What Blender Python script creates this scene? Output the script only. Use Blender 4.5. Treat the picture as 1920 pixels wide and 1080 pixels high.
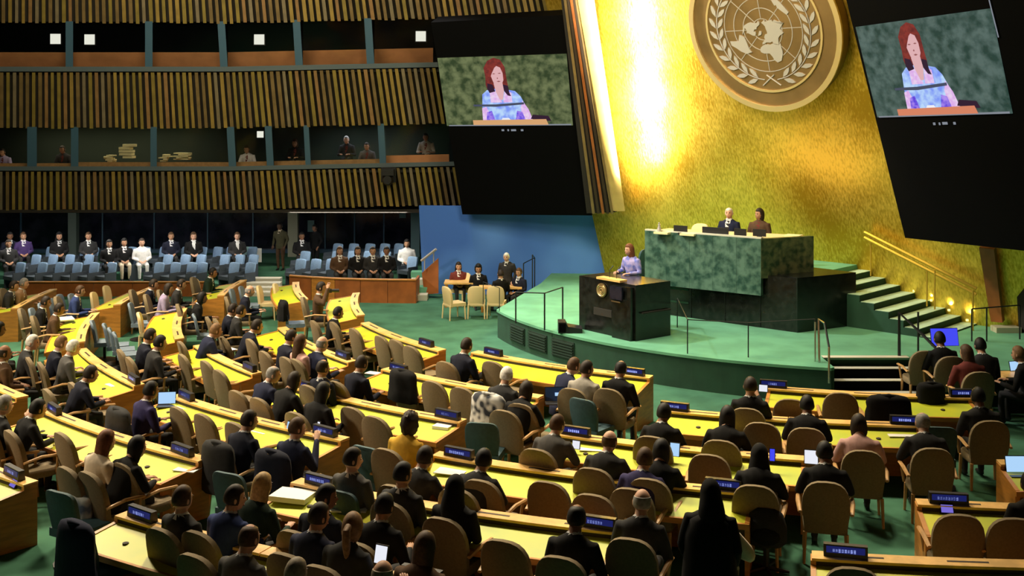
import bpy, bmesh, math, random
from mathutils import Vector, Matrix, Euler, kdtree
random.seed(7)
R_ = math.radians
for o in list(bpy.data.objects):
    bpy.data.objects.remove(o)
SC = bpy.context.scene
COL = SC.collection
# ------------------------------------------------------------------ camera, world, light, exposure
F, HC, YH = 2100.0, 6.2, 200.0          # focal length (px of 1920), eye height, horizon row
cam = bpy.data.cameras.new('camera'); co = bpy.data.objects.new('camera', cam); COL.objects.link(co)
cam.sensor_width = 36; cam.lens = F / 1920 * 36; cam.shift_y = -(540 - YH) / 1920
cam.clip_end = 200
co.location = (0, 0, HC); co.rotation_euler = (math.pi / 2, 0, 0)
SC.camera = co
w = bpy.data.worlds.new('world'); SC.world = w; w.use_nodes = True
w.node_tree.nodes['Background'].inputs[0].default_value = (1.0, .86, .66, 1)
w.node_tree.nodes['Background'].inputs[1].default_value = .012
SC.view_settings.view_transform = 'Standard'; SC.view_settings.look = 'None'
SC.view_settings.exposure = 0; SC.view_settings.gamma = 1; SC.view_settings.use_curve_mapping = False

def lamp(name, kind, loc, to, power, color=(1, .85, .62), size=2.0, size_y=None, spot=60, blend=.6):
    l = bpy.data.lights.new(name, kind); l.energy = power; l.color = color
    if kind == 'AREA':
        l.shape = 'RECTANGLE'; l.size = size; l.size_y = size_y or size
    else:
        l.shadow_soft_size = size
    if kind == 'SPOT':
        l.spot_size = R_(spot); l.spot_blend = blend
    o = bpy.data.objects.new(name, l); COL.objects.link(o); o.location = loc
    o.rotation_euler = (Vector(to) - Vector(loc)).to_track_quat('-Z', 'Y').to_euler()
    return o
WARM = (1, .84, .58); WHITE = (1, .95, .86)
lamp('ceiling_spot_stage', 'SPOT', (-7, 30, 15), (5, 28.2, .8), 9500, (1, .97, .9), .6, spot=48)
lamp('ceiling_spot_stage_right', 'SPOT', (8, 26, 15.5), (7, 27, .8), 4300, (1, .97, .9), .6, spot=50)
lamp('ceiling_spot_speaker', 'SPOT', (-6, 21, 12), (3.4, 28.2, 2.2), 1300, (1, .95, .88), .3, spot=18)
lamp('ceiling_spot_apron', 'SPOT', (-4, 33.5, 14), (-2, 32, 0), 4600, (1, .97, .88), .6, spot=50)
lamp('ceiling_light_left_block', 'SPOT', (-15, 28, 14.5), (-8, 23.5, 0), 17000, WARM, 1.5, spot=72)
lamp('ceiling_light_middle_block', 'SPOT', (-5, 27, 16), (-3, 18.2, 0), 14500, WARM, 1.5, spot=54)
lamp('ceiling_light_centre_block', 'SPOT', (1.2, 25, 16), (1.2, 16.8, 0), 9500, WARM, 1.0, spot=40)
lamp('ceiling_light_right_block', 'SPOT', (6.5, 25, 16), (6.3, 16.5, 0), 5800, WARM, 1.0, spot=40)
lamp('left_fill_spot', 'SPOT', (-20, 16, 12), (-9, 23, .5), 11000, WARM, 1.5, spot=60)  # fill spot added to brighten left chair backs and desk ends
lamp('gallery_light_left', 'AREA', (-14, 39.2, 2.6), (-14, 39.4, 0), 1150, WHITE, 9, 1.2)
lamp('gallery_light_right', 'AREA', (-5.6, 38.6, 2.6), (-5.6, 38.6, 0), 470, WHITE, 4, 1.2)
lamp('wall_wash_left', 'AREA', (-9, 27, 12.5), (-9, 38, 5.5), 950, (1, .86, .6), 8, 1)

# ------------------------------------------------------------------ projection helpers (photo pixel -> point in the hall)
def P(x, y, z=0.0):
    s = (y - YH) / (HC - z)
    return Vector(((x - 960) / s, F / s, z))
def PY(x, y, Y):
    return Vector(((x - 960) * Y / F, Y, HC - (y - YH) * Y / F))
class Plane:
    def __init__(s, a, b, c):
        s.p = Vector(a); s.n = (Vector(b) - s.p).cross(Vector(c) - s.p).normalized()
        if s.n.y > 0: s.n = -s.n
    def hit(s, x, y, off=0):
        d = Vector(((x - 960) / F, 1, -(y - YH) / F)); c = Vector((0, 0, HC))
        t = (s.p + s.n * off - c).dot(s.n) / d.dot(s.n)
        return c + d * t

# ------------------------------------------------------------------ materials
MATS = {}
def mat(name, col, rough=.6, metal=0, var=0, scale=6, bump=0, emis=None, stre=1, stretch=None, spec=.5, col2=None, detail=4, alpha=None):
    m = bpy.data.materials.new(name); m.use_nodes = True; nt = m.node_tree
    b = nt.nodes['Principled BSDF']
    b.inputs['Base Color'].default_value = (*col, 1); b.inputs['Roughness'].default_value = rough
    b.inputs['Metallic'].default_value = metal; b.inputs['Specular IOR Level'].default_value = spec
    if emis:
        b.inputs['Base Color'].default_value = (.004, .004, .004, 1); b.inputs['Specular IOR Level'].default_value = .1
        b.inputs['Emission Color'].default_value = (*emis, 1); b.inputs['Emission Strength'].default_value = stre
    if alpha is not None: b.inputs['Alpha'].default_value = alpha
    if var or bump or col2:
        tc = nt.nodes.new('ShaderNodeTexCoord'); mp = nt.nodes.new('ShaderNodeMapping')
        if stretch: mp.inputs['Scale'].default_value = stretch
        nz = nt.nodes.new('ShaderNodeTexNoise'); nz.inputs['Scale'].default_value = scale; nz.inputs['Detail'].default_value = detail
        nt.links.new(tc.outputs['Object'], mp.inputs[0]); nt.links.new(mp.outputs[0], nz.inputs['Vector'])
        if var or col2:
            rp = nt.nodes.new('ShaderNodeValToRGB')
            c2 = col2 or tuple(min(1, c * (1 + var)) for c in col); c1 = col if col2 else tuple(c * (1 - var) for c in col)
            rp.color_ramp.elements[0].position = .36; rp.color_ramp.elements[1].position = .64
            rp.color_ramp.elements[0].color = (*c1, 1); rp.color_ramp.elements[1].color = (*c2, 1)
            nt.links.new(nz.outputs['Fac'], rp.inputs[0]); nt.links.new(rp.outputs[0], b.inputs['Emission Color' if emis else 'Base Color'])
        if bump:
            bp = nt.nodes.new('ShaderNodeBump'); bp.inputs['Strength'].default_value = bump; bp.inputs['Distance'].default_value = .02
            nt.links.new(nz.outputs['Fac'], bp.inputs['Height']); nt.links.new(bp.outputs[0], b.inputs['Normal'])
    MATS[name] = m; return m
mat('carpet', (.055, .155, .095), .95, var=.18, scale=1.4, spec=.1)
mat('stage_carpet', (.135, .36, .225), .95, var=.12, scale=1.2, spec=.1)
mat('stage_side', (.012, .054, .031), .9, var=.15, scale=2)  # dark green, shade of stage front and stair risers put into the colour
mat('stair_lit', (.42, .60, .45), .9, var=.08, scale=3)  # pale copy of the stair green, top light put into the colour
mat('step_nosing', (.62, .60, .50), .6)
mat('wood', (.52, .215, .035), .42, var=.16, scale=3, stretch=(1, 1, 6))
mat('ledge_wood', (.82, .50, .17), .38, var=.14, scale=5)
mat('dark_wood', (.33, .10, .022), .45, var=.15, scale=3)
mat('leather', (.62, .60, .012), .45, var=.0, scale=1.1, col2=(.42, .52, .03))
mat('vent_dark', (.008, .026, .016), .7)
mat('slot', (.035, .018, .008), .7)
mat('chair_beige', (.20, .150, .083), .85, var=.08, scale=40)
mat('chair_wood', (.48, .27, .10), .45, var=.12, scale=8)
mat('cream', (.80, .62, .33), .7)
mat('chair_teal', (.035, .085, .105), .7, var=.1, scale=20)
mat('chair_blue', (.20, .32, .50), .75, var=.08, scale=20)
mat('chair_blue_grey', (.19, .25, .33), .75, var=.08, scale=20)
mat('gallery_base', (.045, .060, .080), .8)
mat('black_metal', (.012, .012, .013), .45)
mat('black', (.008, .008, .009), .5)
mat('matte_black', (.003, .003, .0035), .9, spec=.05)
mat('granite', (.010, .011, .010), .22, var=.5, scale=7, bump=.05)
mat('marble', (.020, .062, .048), .28, scale=5.5, col2=(.105, .195, .150), detail=11)
mat('marble_gold_reflect', (.03, .06, .03), .28, scale=6, col2=(.16, .17, .08), detail=11)  # the desk marble with warm gold reflection put into its colour
def gold_leaf():
    m = mat('gold', (.86, .58, .07), .40, metal=.78); nt = m.node_tree; b = nt.nodes['Principled BSDF']; N = nt.nodes.new; Lk = nt.links.new
    tc = N('ShaderNodeTexCoord'); mp = N('ShaderNodeMapping'); mp.inputs['Scale'].default_value = (1, 1, .22); Lk(tc.outputs['Object'], mp.inputs[0])
    a = N('ShaderNodeTexNoise'); a.inputs['Scale'].default_value = 22; a.inputs['Detail'].default_value = 5; Lk(mp.outputs[0], a.inputs['Vector'])
    c = N('ShaderNodeTexNoise'); c.inputs['Scale'].default_value = .55; c.inputs['Detail'].default_value = 3; Lk(tc.outputs['Object'], c.inputs['Vector'])
    ad = N('ShaderNodeMath'); ad.operation = 'ADD'; Lk(a.outputs['Fac'], ad.inputs[0]); Lk(c.outputs['Fac'], ad.inputs[1])
    r = N('ShaderNodeValToRGB'); e = r.color_ramp.elements; e[0].position = .80; e[1].position = 1.0; 
    ml_ = N('ShaderNodeMapRange'); ml_.inputs['From Min'].default_value = .7; ml_.inputs['From Max'].default_value = 1.3; Lk(ad.outputs[0], ml_.inputs['Value'])
    e[0].position = .15; e[1].position = .85; e[0].color = (.52, .32, .02, 1); e[1].color = (.95, .68, .11, 1); Lk(ml_.outputs[0], r.inputs[0]); Lk(r.outputs[0], b.inputs['Base Color'])
    bp = N('ShaderNodeBump'); bp.inputs['Strength'].default_value = .35; bp.inputs['Distance'].default_value = .015; Lk(a.outputs['Fac'], bp.inputs['Height']); Lk(bp.outputs[0], b.inputs['Normal'])
gold_leaf()
mat('gold_frame', (.50, .35, .11), .55, var=.08, scale=3)
mat('bronze', (.27, .17, .068), .42, metal=.55, var=.15, scale=1.2)
mat('gold_rim', (.80, .62, .30), .35, metal=.6)
mat('silver', (.50, .47, .45), .4, metal=.3)
mat('chrome', (.6, .6, .6), .25, metal=1)
mat('gold_rail', (.62, .42, .06), .5, metal=.8)
mat('blue_wall', (.06, .18, .66), .85, scale=.5, col2=(.12, .31, .90), detail=1)  # soft pale blotches put the uplight into the blue
mat('wall_dark', (.02, .016, .012), .9)
mat('mullion', (.055, .125, .20), .5)
mat('sill', (.11, .145, .17), .5)
mat('parapet', (.80, .36, .15), .5, var=.12, scale=2)
for i, c in enumerate([(.30, .20, .045), (.19, .125, .045), (.27, .15, .055), (.21, .165, .095), (.24, .175, .035)]):
    mat('slat%d' % i, c, .5, var=.15, scale=3)
mat('glass', (.004, .006, .007), .06, alpha=.15, spec=.3)
mat('dark_glass', (.004, .006, .014), .15, spec=.5, scale=1.6, col2=(.022, .022, .040), detail=8)  # mottling paints in blurred reflections and the crowd behind
mat('column_cream', (.42, .42, .30), .6); mat('column_teal', (.25, .42, .44), .6); mat('column_grey', (.13, .17, .15), .6)
mat('paper', (.82, .80, .76), .8); mat('paper_cream', (.80, .72, .40), .8)
mat('plate_body', (.012, .012, .016), .4)
mat('plate_screen', (.01, .015, .08), .3, emis=(.008, .012, .10), stre=1.0)
mat('plate_letters', (.3, .35, .8), .5, emis=(.34, .42, .98), stre=1.0)
mat('console_screen', (.1, .08, .4), .4, emis=(.20, .16, .70), stre=.9)
mat('screen_light', (.5, .7, .9), .4, emis=(.42, .66, .95), stre=1.0)
mat('screen_white', (.8, .8, .85), .4, emis=(.82, .84, .92), stre=1.0)
mat('screen_blue', (.05, .05, .6), .4, emis=(.05, .06, .75), stre=1.2)
mat('lamp_glow', (1, 1, .9), .5, emis=(1, 1, .86), stre=1.1)
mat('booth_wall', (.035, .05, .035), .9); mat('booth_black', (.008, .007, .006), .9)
mat('dark_blue_lid', (.02, .08, .30), .5)
mat('white_cloth', (.62, .62, .60), .9, scale=7, col2=(.10, .13, .20), detail=1)
mat('check_cloth', (.72, .72, .70), .9, scale=9, col2=(.03, .035, .05), detail=0)
mat('glow_step', (1, .8, .3), .5, emis=(1, .75, .2), stre=2.5)
SKIN = [mat('skin%d' % i, c, .55, spec=.3) for i, c in enumerate([(.62, .36, .25), (.46, .25, .15), (.26, .125, .07), (.10, .05, .03)])]
CL = {k: mat('cloth_' + k.replace(' ', '_'), c, .85, var=.1, scale=12, spec=.2) for k, c in {
    'black': (.008, .008, .009), 'charcoal': (.028, .028, .030), 'navy': (.013, .017, .045), 'dark navy': (.009, .011, .024),
    'blue': (.03, .05, .16), 'grey': (.085, .082, .08), 'light grey': (.30, .28, .25), 'brown': (.09, .05, .028), 'tan': (.36, .22, .12),
    'cream': (.66, .55, .42), 'white': (.70, .70, .70), 'dark green': (.012, .028, .018), 'olive': (.07, .065, .035),
    'purple': (.06, .035, .13), 'yellow': (.66, .38, .04), 'pink': (.55, .33, .30), 'lilac': (.33, .28, .45), 'dark red': (.14, .03, .025), 'indigo': (.03, .025, .09)}.items()}
HAIR = {k: mat('hair_' + k, c, .6, var=.25, scale=30, spec=.3) for k, c in {
    'black': (.008, .007, .007), 'dark': (.022, .014, .010), 'brown': (.075, .038, .018), 'red': (.16, .055, .022), 'blond': (.42, .27, .11),
    'grey': (.26, .25, .24), 'white': (.68, .66, .62), 'greyblond': (.32, .27, .20), 'lightbrown': (.20, .11, .05)}.items()}
mat('floral', (.42, .36, .62), .8, scale=9, col2=(.12, .16, .55), detail=2)
mat('eye', (.02, .015, .012), .3); mat('lip', (.36, .13, .11), .5)
def M(n): return MATS[n]

# ------------------------------------------------------------------ mesh builder
class MB:
    def __init__(s): s.v = []; s.f = []; s.m = []
    def add(s, vs, fs, mi=0):
        b = len(s.v); s.v += [Vector(v) for v in vs]
        s.f += [tuple(i + b for i in f) for f in fs]; s.m += [mi] * len(fs); return s
    def hexa(s, q, mi=0):       # q: 4 lower then 4 upper points
        return s.add(q, [(3, 2, 1, 0), (4, 5, 6, 7), (0, 1, 5, 4), (1, 2, 6, 5), (2, 3, 7, 6), (3, 0, 4, 7)], mi)
    def box(s, c, d, rot=None, mi=0):
        x, y, z = d[0] / 2, d[1] / 2, d[2] / 2
        q = [Vector(p) for p in [(-x, -y, -z), (x, -y, -z), (x, y, -z), (-x, y, -z), (-x, -y, z), (x, -y, z), (x, y, z), (-x, y, z)]]
        if rot: q = [rot @ p for p in q]
        return s.hexa([Vector(c) + p for p in q], mi)
    def bar(s, a, b, w, h=None, mi=0, n=6):
        return s.tube([a, b], [w / 2] * 2, n, mi=mi)
    def loft(s, rings, mi=0, cap=True):
        n = len(rings[0]); vs = [p for r in rings for p in r]; fs = []
        for i in range(len(rings) - 1):
            for j in range(n):
                k = (j + 1) % n; fs.append((i * n + j, i * n + k, (i + 1) * n + k, (i + 1) * n + j))
        if cap: fs += [tuple(reversed(range(n))), tuple(range((len(rings) - 1) * n, len(rings) * n))]
        return s.add(vs, fs, mi)
    def tube(s, pts, rad, n=8, mi=0, flat=1.0, up=None):
        pts = [Vector(p) for p in pts]; rings = []
        d0 = (pts[1] - pts[0]).normalized()
        u = Vector(up) if up else (Vector((0, 0, 1)) if abs(d0.z) < .9 else Vector((1, 0, 0)))
        for i, p in enumerate(pts):
            d = (pts[min(i + 1, len(pts) - 1)] - pts[max(i - 1, 0)]).normalized()
            a = u.cross(d).normalized(); b = d.cross(a).normalized(); u = b
            rings.append([p + (a * math.cos(t) + b * math.sin(t) * flat) * rad[i] for t in [2 * math.pi * j / n for j in range(n)]])
        return s.loft(rings, mi)
    def ell(s, c, r, nu=10, nv=7, mi=0, rot=None):
        rings = []
        for i in range(nv):
            ph = math.pi * (i + .5) / nv; rings.append([Vector((r[0] * math.sin(ph) * math.cos(t), r[1] * math.sin(ph) * math.sin(t), r[2] * math.cos(ph)))
                for t in [-2 * math.pi * j / nu for j in range(nu)]])
        if rot: rings = [[rot @ p for p in q] for q in rings]
        return s.loft([[p + Vector(c) for p in q] for q in rings], mi)
    def prism(s, poly, off, mi=0):  # poly: list of Vectors, extruded along off
        n = len(poly); a = [Vector(p) for p in poly]; b = [p + Vector(off) for p in a]
        return s.add(a + b, [tuple(range(n)), tuple(reversed(range(n, 2 * n)))] + [(i, i + n, (i + 1) % n + n, (i + 1) % n) for i in range(n)], mi)
    def mesh(s, name, smooth=False, org=None):
        me = bpy.data.meshes.new(name); o = Vector(org) if org else Vector((0, 0, 0))
        me.from_pydata([tuple(v - o) for v in s.v], [], s.f)
        me.polygons.foreach_set('material_index', s.m)
        bm = bmesh.new(); bm.from_mesh(me); bmesh.ops.recalc_face_normals(bm, faces=bm.faces); bm.to_mesh(me); bm.free()
        if smooth: me.polygons.foreach_set('use_smooth', [True] * len(me.polygons)); me.set_sharp_from_angle(angle=R_(48))
        return me
def link(name, me, mats=None, parent=None, loc=(0, 0, 0), rot=(0, 0, 0)):
    o = bpy.data.objects.new(name, me); COL.objects.link(o)
    if mats is not None and me is not None and not len(me.materials):
        for m in (mats if isinstance(mats, (list, tuple)) else [mats]): me.materials.append(M(m) if isinstance(m, str) else m)
    o.location = loc; o.rotation_euler = rot
    if parent: o.parent = parent
    return o
def thing(name, label, cat, loc=(0, 0, 0), rz=0, group=None):
    return tag(link(name, None, None, None, loc, (0, 0, rz)), label, cat, group)
def tag(o, label, cat, group=None, kind=None):
    if label: o['label'] = label
    if cat: o['category'] = cat
    if group: o['group'] = group
    if kind: o['kind'] = kind
    return o
def struct(name, label=None, mb=None, m=None, smooth=False):
    o = link(name, mb.mesh(name, smooth) if mb else None, m); o['kind'] = 'structure'
    if label: o['label'] = label
    return o
def quad(pl, pts, off=0): return [pl.hit(x, y, off) for x, y in pts]

# ------------------------------------------------------------------ floor, ceiling and the walls
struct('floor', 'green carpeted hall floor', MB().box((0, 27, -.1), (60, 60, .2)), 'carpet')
struct('ceiling', 'dark high ceiling above the hall', MB().box((0, 27, 17.2), (60, 60, .2)), 'wall_dark')
# left side wall: leans into the hall, three bands of upright slats with two rows of booths between
KL = .25
def W(x, y, off=0.0):            # point on the leaning side wall; off > 0 comes into the hall
    Y = (37.625 - off) / (1 - KL * (y - YH) / F)
    return Vector(((x - 960) * Y / F, Y, HC - (y - YH) * Y / F))
def rise(x): return -9 * max(0, min(1, (x - 430) / 420)) if x < 900 else -9
wl = struct('wall_left', 'slatted side wall with two rows of booths')
def wall_band(name, y0, y1, x0, x1, off0, off1, m, rs=True):
    mb = MB(); r0, r1 = (rise(x0), rise(x1)) if rs else (0, 0)
    q = [W(x0, y1 + r0, off0), W(x1, y1 + r1, off0), W(x1, y1 + r1, off1), W(x0, y1 + r0, off1),
         W(x0, y0 + r0, off0), W(x1, y0 + r1, off0), W(x1, y0 + r1, off1), W(x0, y0 + r0, off1)]
    return link(name, mb.hexa(q).mesh(name), m, wl)
XL = -60
def seg_band(name, y0, y1, x1, o0, o1, m):
    for a, b in ((XL, 430), (430, 850), (850, x1)):
        if b > a: wall_band(name, y0, y1, a, min(b, x1), o0, o1, m)
seg_band('slat_backing', -60, 41, 1085, .02, -.25, 'wall_dark')
seg_band('slat_backing', 134, 239, 870, .02, -.25, 'wall_dark')
seg_band('slat_backing', 320, 392, 862, .02, -.25, 'wall_dark')
seg_band('sill', 125, 134, 870, .22, -.25, 'sill')
seg_band('sill', 312, 320, 870, .22, -.25, 'sill')
def lean(x): return .175 * max(0, (x - 60)) / 790
def slats(yt, yb, x1, pitch):
    x = XL; i = 0
    while x < x1:
        wd = pitch * random.uniform(.46, .58); l = lean(x) * (yb - yt); r = rise(x)
        yb2 = yb + r + random.uniform(-1, 2); yt2 = yt + r
        mb = MB(); a, b = .03, random.uniform(.16, .24)
        q = [W(x, yb2, a), W(x + wd, yb2, a), W(x + wd, yb2, b), W(x, yb2, b), W(x - l, yt2, a), W(x + wd - l, yt2, a), W(x + wd - l, yt2, b), W(x - l, yt2, b)]
        link('slat', mb.hexa(q).mesh('slat'), 'slat%d' % [0, 1, 4, 3, 0, 2, 1, 4][(i * 5 + random.randint(0, 2)) % 8], wl); i += 1
        x += pitch
slats(-60, 43, 1085, 12.6); slats(136, 240, 838, 12.0); slats(322, 393, 862, 11.8)
for x in (131, 280, 421, 562, 696):
    l = .13 * (x > 300) * 84; r = rise(x)
    link('mullion', MB().hexa([W(x - 8, 128 + r, 0), W(x + 6, 128 + r, 0), W(x + 6, 128 + r, .2), W(x - 8, 128 + r, .2),
        W(x - 8 - l * .5, 40 + r, 0), W(x + 6 - l * .5, 40 + r, 0), W(x + 6 - l * .5, 40 + r, .2), W(x - 8 - l * .5, 40 + r, .2)]).mesh('mullion'), 'mullion', wl)
for x, wd in ((60, 18), (140, 14), (288, 12), (436, 14), (507, 13), (578, 10), (718, 12)):
    l = .1 * (x > 300) * 70; r = rise(x)
    link('mullion', MB().hexa([W(x - wd / 2, 315 + r, 0), W(x + wd / 2, 315 + r, 0), W(x + wd / 2, 315 + r, .2), W(x - wd / 2, 315 + r, .2),
        W(x - wd / 2 - l * .6, 238 + r, 0), W(x + wd / 2 - l * .6, 238 + r, 0), W(x + wd / 2 - l * .6, 238 + r, .2), W(x - wd / 2 - l * .6, 238 + r, .2)]).mesh('mullion'), 'mullion', wl)
# booth rooms behind the wall
def room_behind(name, y0, y1, depth, mw, mf):
    a, b = W(XL, y1, -.25), W(900, y0, -.25); Ymid = max(a.y, b.y)
    x0, x1, z0, z1 = -23, -.5, a.z - .05, b.z + .25
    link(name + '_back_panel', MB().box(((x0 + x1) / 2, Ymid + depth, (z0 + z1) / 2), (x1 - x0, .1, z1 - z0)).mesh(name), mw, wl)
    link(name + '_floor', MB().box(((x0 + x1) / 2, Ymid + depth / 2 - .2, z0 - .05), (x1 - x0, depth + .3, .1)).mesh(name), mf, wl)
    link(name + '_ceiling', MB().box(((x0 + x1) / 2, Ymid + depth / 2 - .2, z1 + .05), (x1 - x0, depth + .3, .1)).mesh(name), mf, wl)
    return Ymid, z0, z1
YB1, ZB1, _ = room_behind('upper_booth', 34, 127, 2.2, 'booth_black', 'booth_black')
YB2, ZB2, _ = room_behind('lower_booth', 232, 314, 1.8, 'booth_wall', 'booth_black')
edges = [(XL, 123), (137, 272), (286, 413), (427, 554), (568, 688), (702, 812)]
for i, (a, b) in enumerate(edges):      # orange parapet boards of the upper booths, and the panes above them
    ra, rb = rise(a), rise(b)
    link('parapet_board', MB().hexa([W(a, 125 + ra, -.55), W(b, 125 + rb, -.55), W(b, 125 + rb, -.6), W(a, 125 + ra, -.6), W(a, 98 + ra, -.35), W(b, 98 + rb, -.35), W(b, 98 + rb, -.4), W(a, 98 + ra, -.4)]).mesh('parapet_board'), 'parapet', wl)
    link('window_pane', MB().hexa([W(a, 126 + ra, .05), W(b, 126 + rb, .05), W(b, 126 + rb, .07), W(a, 126 + ra, .07), W(a, 40 + ra, .05), W(b, 40 + rb, .05), W(b, 40 + rb, .07), W(a, 40 + ra, .07)]).mesh('window_pane'), 'glass', wl)
edges2 = [(XL, 51), (69, 133), (147, 282), (294, 429), (443, 500), (514, 573), (583, 712), (724, 842)]
for a, b in edges2:
    ra, rb = rise(a), rise(b)
    link('window_pane', MB().hexa([W(a, 313 + ra, .05), W(b, 313 + rb, .05), W(b, 313 + rb, .07), W(a, 313 + ra, .07), W(a, 238 + ra, .05), W(b, 238 + rb, .05), W(b, 238 + rb, .07), W(a, 238 + ra, .07)]).mesh('window_pane'), 'glass', wl)
    t, m = ((304, 'chair_wood') if a > 140 else (306, 'chair_wood'))
    if a > 700: t, m = 298, 'parapet'
    link('booth_desk', MB().hexa([W(a, 314 + ra, -.2), W(b, 314 + rb, -.2), W(b, 314 + rb, -.8), W(a, 314 + ra, -.8), W(a, t + ra, -.25), W(b, t + rb, -.25), W(b, t + rb, -.8), W(a, t + ra, -.8)]).mesh('booth_desk'), m, wl)
# square lamps seen in the booths
for i, (x, y) in enumerate(((104, 73), (168, 74), (486, 74), (789, 68), (488, 252))):
    p = W(x, y, -.9); t = thing('booth_lamp', None, 'lamp', p)
    h = .17 if y < 200 else .11
    link('lamp_housing', MB().box((0, .06, 0), (h * 2 + .06, .1, h * 2 + .06)).mesh('lamp_housing'), 'black_metal', t)
    link('lamp_panel', MB().box((0, 0, 0), (h * 2, .04, h * 2)).mesh('lamp_panel'), 'lamp_glow', t)
    t['label'] = ['white square lamp in the upper booth just left of a mullion', 'white square lamp in the upper booth just right of a mullion', 'white square lamp in the upper booth above striped parapet',
                  'white square lamp in the upper booth next to the dark video panel', 'dim square lamp in the lower booth above a white-shirted person'][i]
# overhang soffit and the gallery space under it
struct('ceiling_gallery', 'dark soffit under the slatted overhang', MB().box((-13, 42.6, 2.62), (26, 8.6, .1)), 'wall_dark')
struct('wall_back_gallery', 'dark wall behind the glass', MB().box((-13, 47.2, 1.3), (26, .2, 2.8)), 'wall_dark')
gal = struct('window_1', 'dark glazed partition behind the blue seats')
YG = 44.6
def gx(x): return (x - 960) * YG / F
def gz(y): return HC - (y - YH) * YG / F
xs = [-80, 40, 138, 193, 290, 390, 475, 552, 610, 665, 720, 780]
for a, b in zip(xs[:-1], xs[1:]):
    link('window_pane', MB().box(((gx(a) + gx(b)) / 2, YG, 1.55), (gx(b) - gx(a) - .06, .03, 2.1)).mesh('window_pane'), 'dark_glass', gal)
    link('window_frame', MB().box((gx(b), YG - .03, 1.55), (.05, .08, 2.1)).mesh('window_frame'), 'mullion', gal)
link('window_sill', MB().box(((gx(-80) + gx(790)) / 2, YG - .1, .42), (gx(790) - gx(-80), .25, .25)).mesh('window_sill'), 'mullion', gal)
for i, (x, wd, m) in enumerate(((138, .32, 'column_grey'), (550, .38, 'column_cream'), (779, .34, 'column_teal'))):
    struct('trim_%d' % (i + 1), ['grey-green column in front of the glass', 'cream column in front of the glass', 'pale teal column beside the blue wall'][i],
           MB().box(((x - 960) * 43.4 / F, 43.4, 1.3), (wd, .3, 2.6)), m)
struct('trim_4', 'thin pale post beside the teal column', MB().box(((796 - 960) * 43.2 / F, 43.2, 1.3), (.09, .1, 2.6)), 'column_cream')
# blue wall
bl, br = Vector((-2.95, 37.15, -.05)), Vector((3.3, 36.6, -.05))
mb = MB(); q = [bl, br, br + Vector((0, .2, 0)), bl + Vector((0, .2, 0))]
mb.hexa(q + [p + Vector((-.1, -.45, 3.0)) for p in q]); struct('wall_blue', 'blue painted wall behind the side table', mb, 'blue_wall')
# gold wall
GN = Vector((-.7, -.714, -.33)).normalized(); G0 = Vector((3.1, 36.3, .75)); GT = Vector((.714, -.7, 0)); GU = Vector((-.231, -.236, 1))
class PlN(Plane):
    def __init__(s, p, n): s.p = p; s.n = n
GW = PlN(G0, GN)
def gw(t, z): return G0 + GT * t + GU * (z - .75)
mb = MB(); q = [gw(-.1, -.05), gw(13.6, -.05), gw(13.6, -.05) - GN * .3, gw(-.1, -.05) - GN * .3, gw(-.1, 14), gw(13.6, 14), gw(13.6, 14) - GN * .3, gw(-.1, 14) - GN * .3]
struct('wall_front', 'tall gold wall leaning forward behind the podium', mb.hexa(q), 'gold')
# cream frame board left of the gold wall + dark slatted return
def PYq(pts): return [PY(x, y, Y) for x, y, Y in pts]
fr = struct('trim_5', 'cream board framing the gold wall')
mb = MB(); a = PYq([(1153, 396, 34.0), (1172, 396, 33.95), (1097, -120, 31.65), (1062, -120, 31.75)]); mb.prism(a, (-.12, .5, 0)); link('frame_board', mb.mesh('frame_board'), 'gold_frame', fr)
rt = struct('wall_return', 'dark slatted return beside the gold wall')
mb = MB(); a = PYq([(1100, 400, 34.4), (1154, 398, 34.3), (1066, -100, 32.0), (1040, -100, 32.1)]); mb.prism(a, (.1, .3, 0)); link('return_backing', mb.mesh('b'), 'wall_dark', rt)
for i, (xb, xt) in enumerate(((1113, 1046), (1122, 1051), (1131, 1056), (1140, 1060), (1148, 1064))):
    mb = MB(); a = PYq([(xb - 3, 400, 34.3), (xb + 2, 400, 34.3), (xt + 2, -100, 31.95), (xt - 3, -100, 31.95)]); mb.prism(a, (0, -.12, 0))
    link('slat', mb.mesh('slat'), ['slat1', 'slot', 'dark_wood', 'slot', 'slat1'][i], rt)
# dark wall on the right edge
struct('wall_right', 'dark wall right of the gold wall', MB().hexa([Vector(p) for p in [(12.35, 27.2, -.1), (17, 20, -.1), (17.3, 20.2, -.1), (12.6, 27.4, -.1), (10.9, 25.6, 14), (15.5, 18.5, 14), (15.8, 18.7, 14), (11.2, 25.8, 14)]]), 'wall_dark')

# hidden strip lamp between the frame board and the gold wall, top washers, step lights
p0, p1 = PY(1172, 335, 33.35), PY(1112, -60, 31.1)
mid = (p0 + p1) / 2
st = lamp('frame_strip_lamp', 'AREA', mid, mid + Vector((.1, 1, .1)), 1050, (1, .88, .60), .55, (p1 - p0).length)
ax = (p1 - p0).normalized(); zd = (GN - ax * GN.dot(ax)).normalized()      # lamp shines along -zd, onto the wall
yv = ax; xv = yv.cross(zd); st.matrix_world = Matrix((( xv.x, yv.x, zd.x, mid.x), (xv.y, yv.y, zd.y, mid.y), (xv.z, yv.z, zd.z, mid.z), (0, 0, 0, 1)))
c = gw(7.5, 6)
lamp('gold_wall_washer', 'AREA', c + GN * 9 + Vector((0, 0, 7)), c, 1050, (1, .86, .55), 6, 2)
lamp('gold_wall_low_spot', 'SPOT', gw(9.5, 2) + GN * 4.5 + Vector((0, 0, 6)), gw(10.3, 2), 330, (1, .85, .45), .5, spot=60)  # spot hung high in front, aimed down at the lower gold wall

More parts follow.
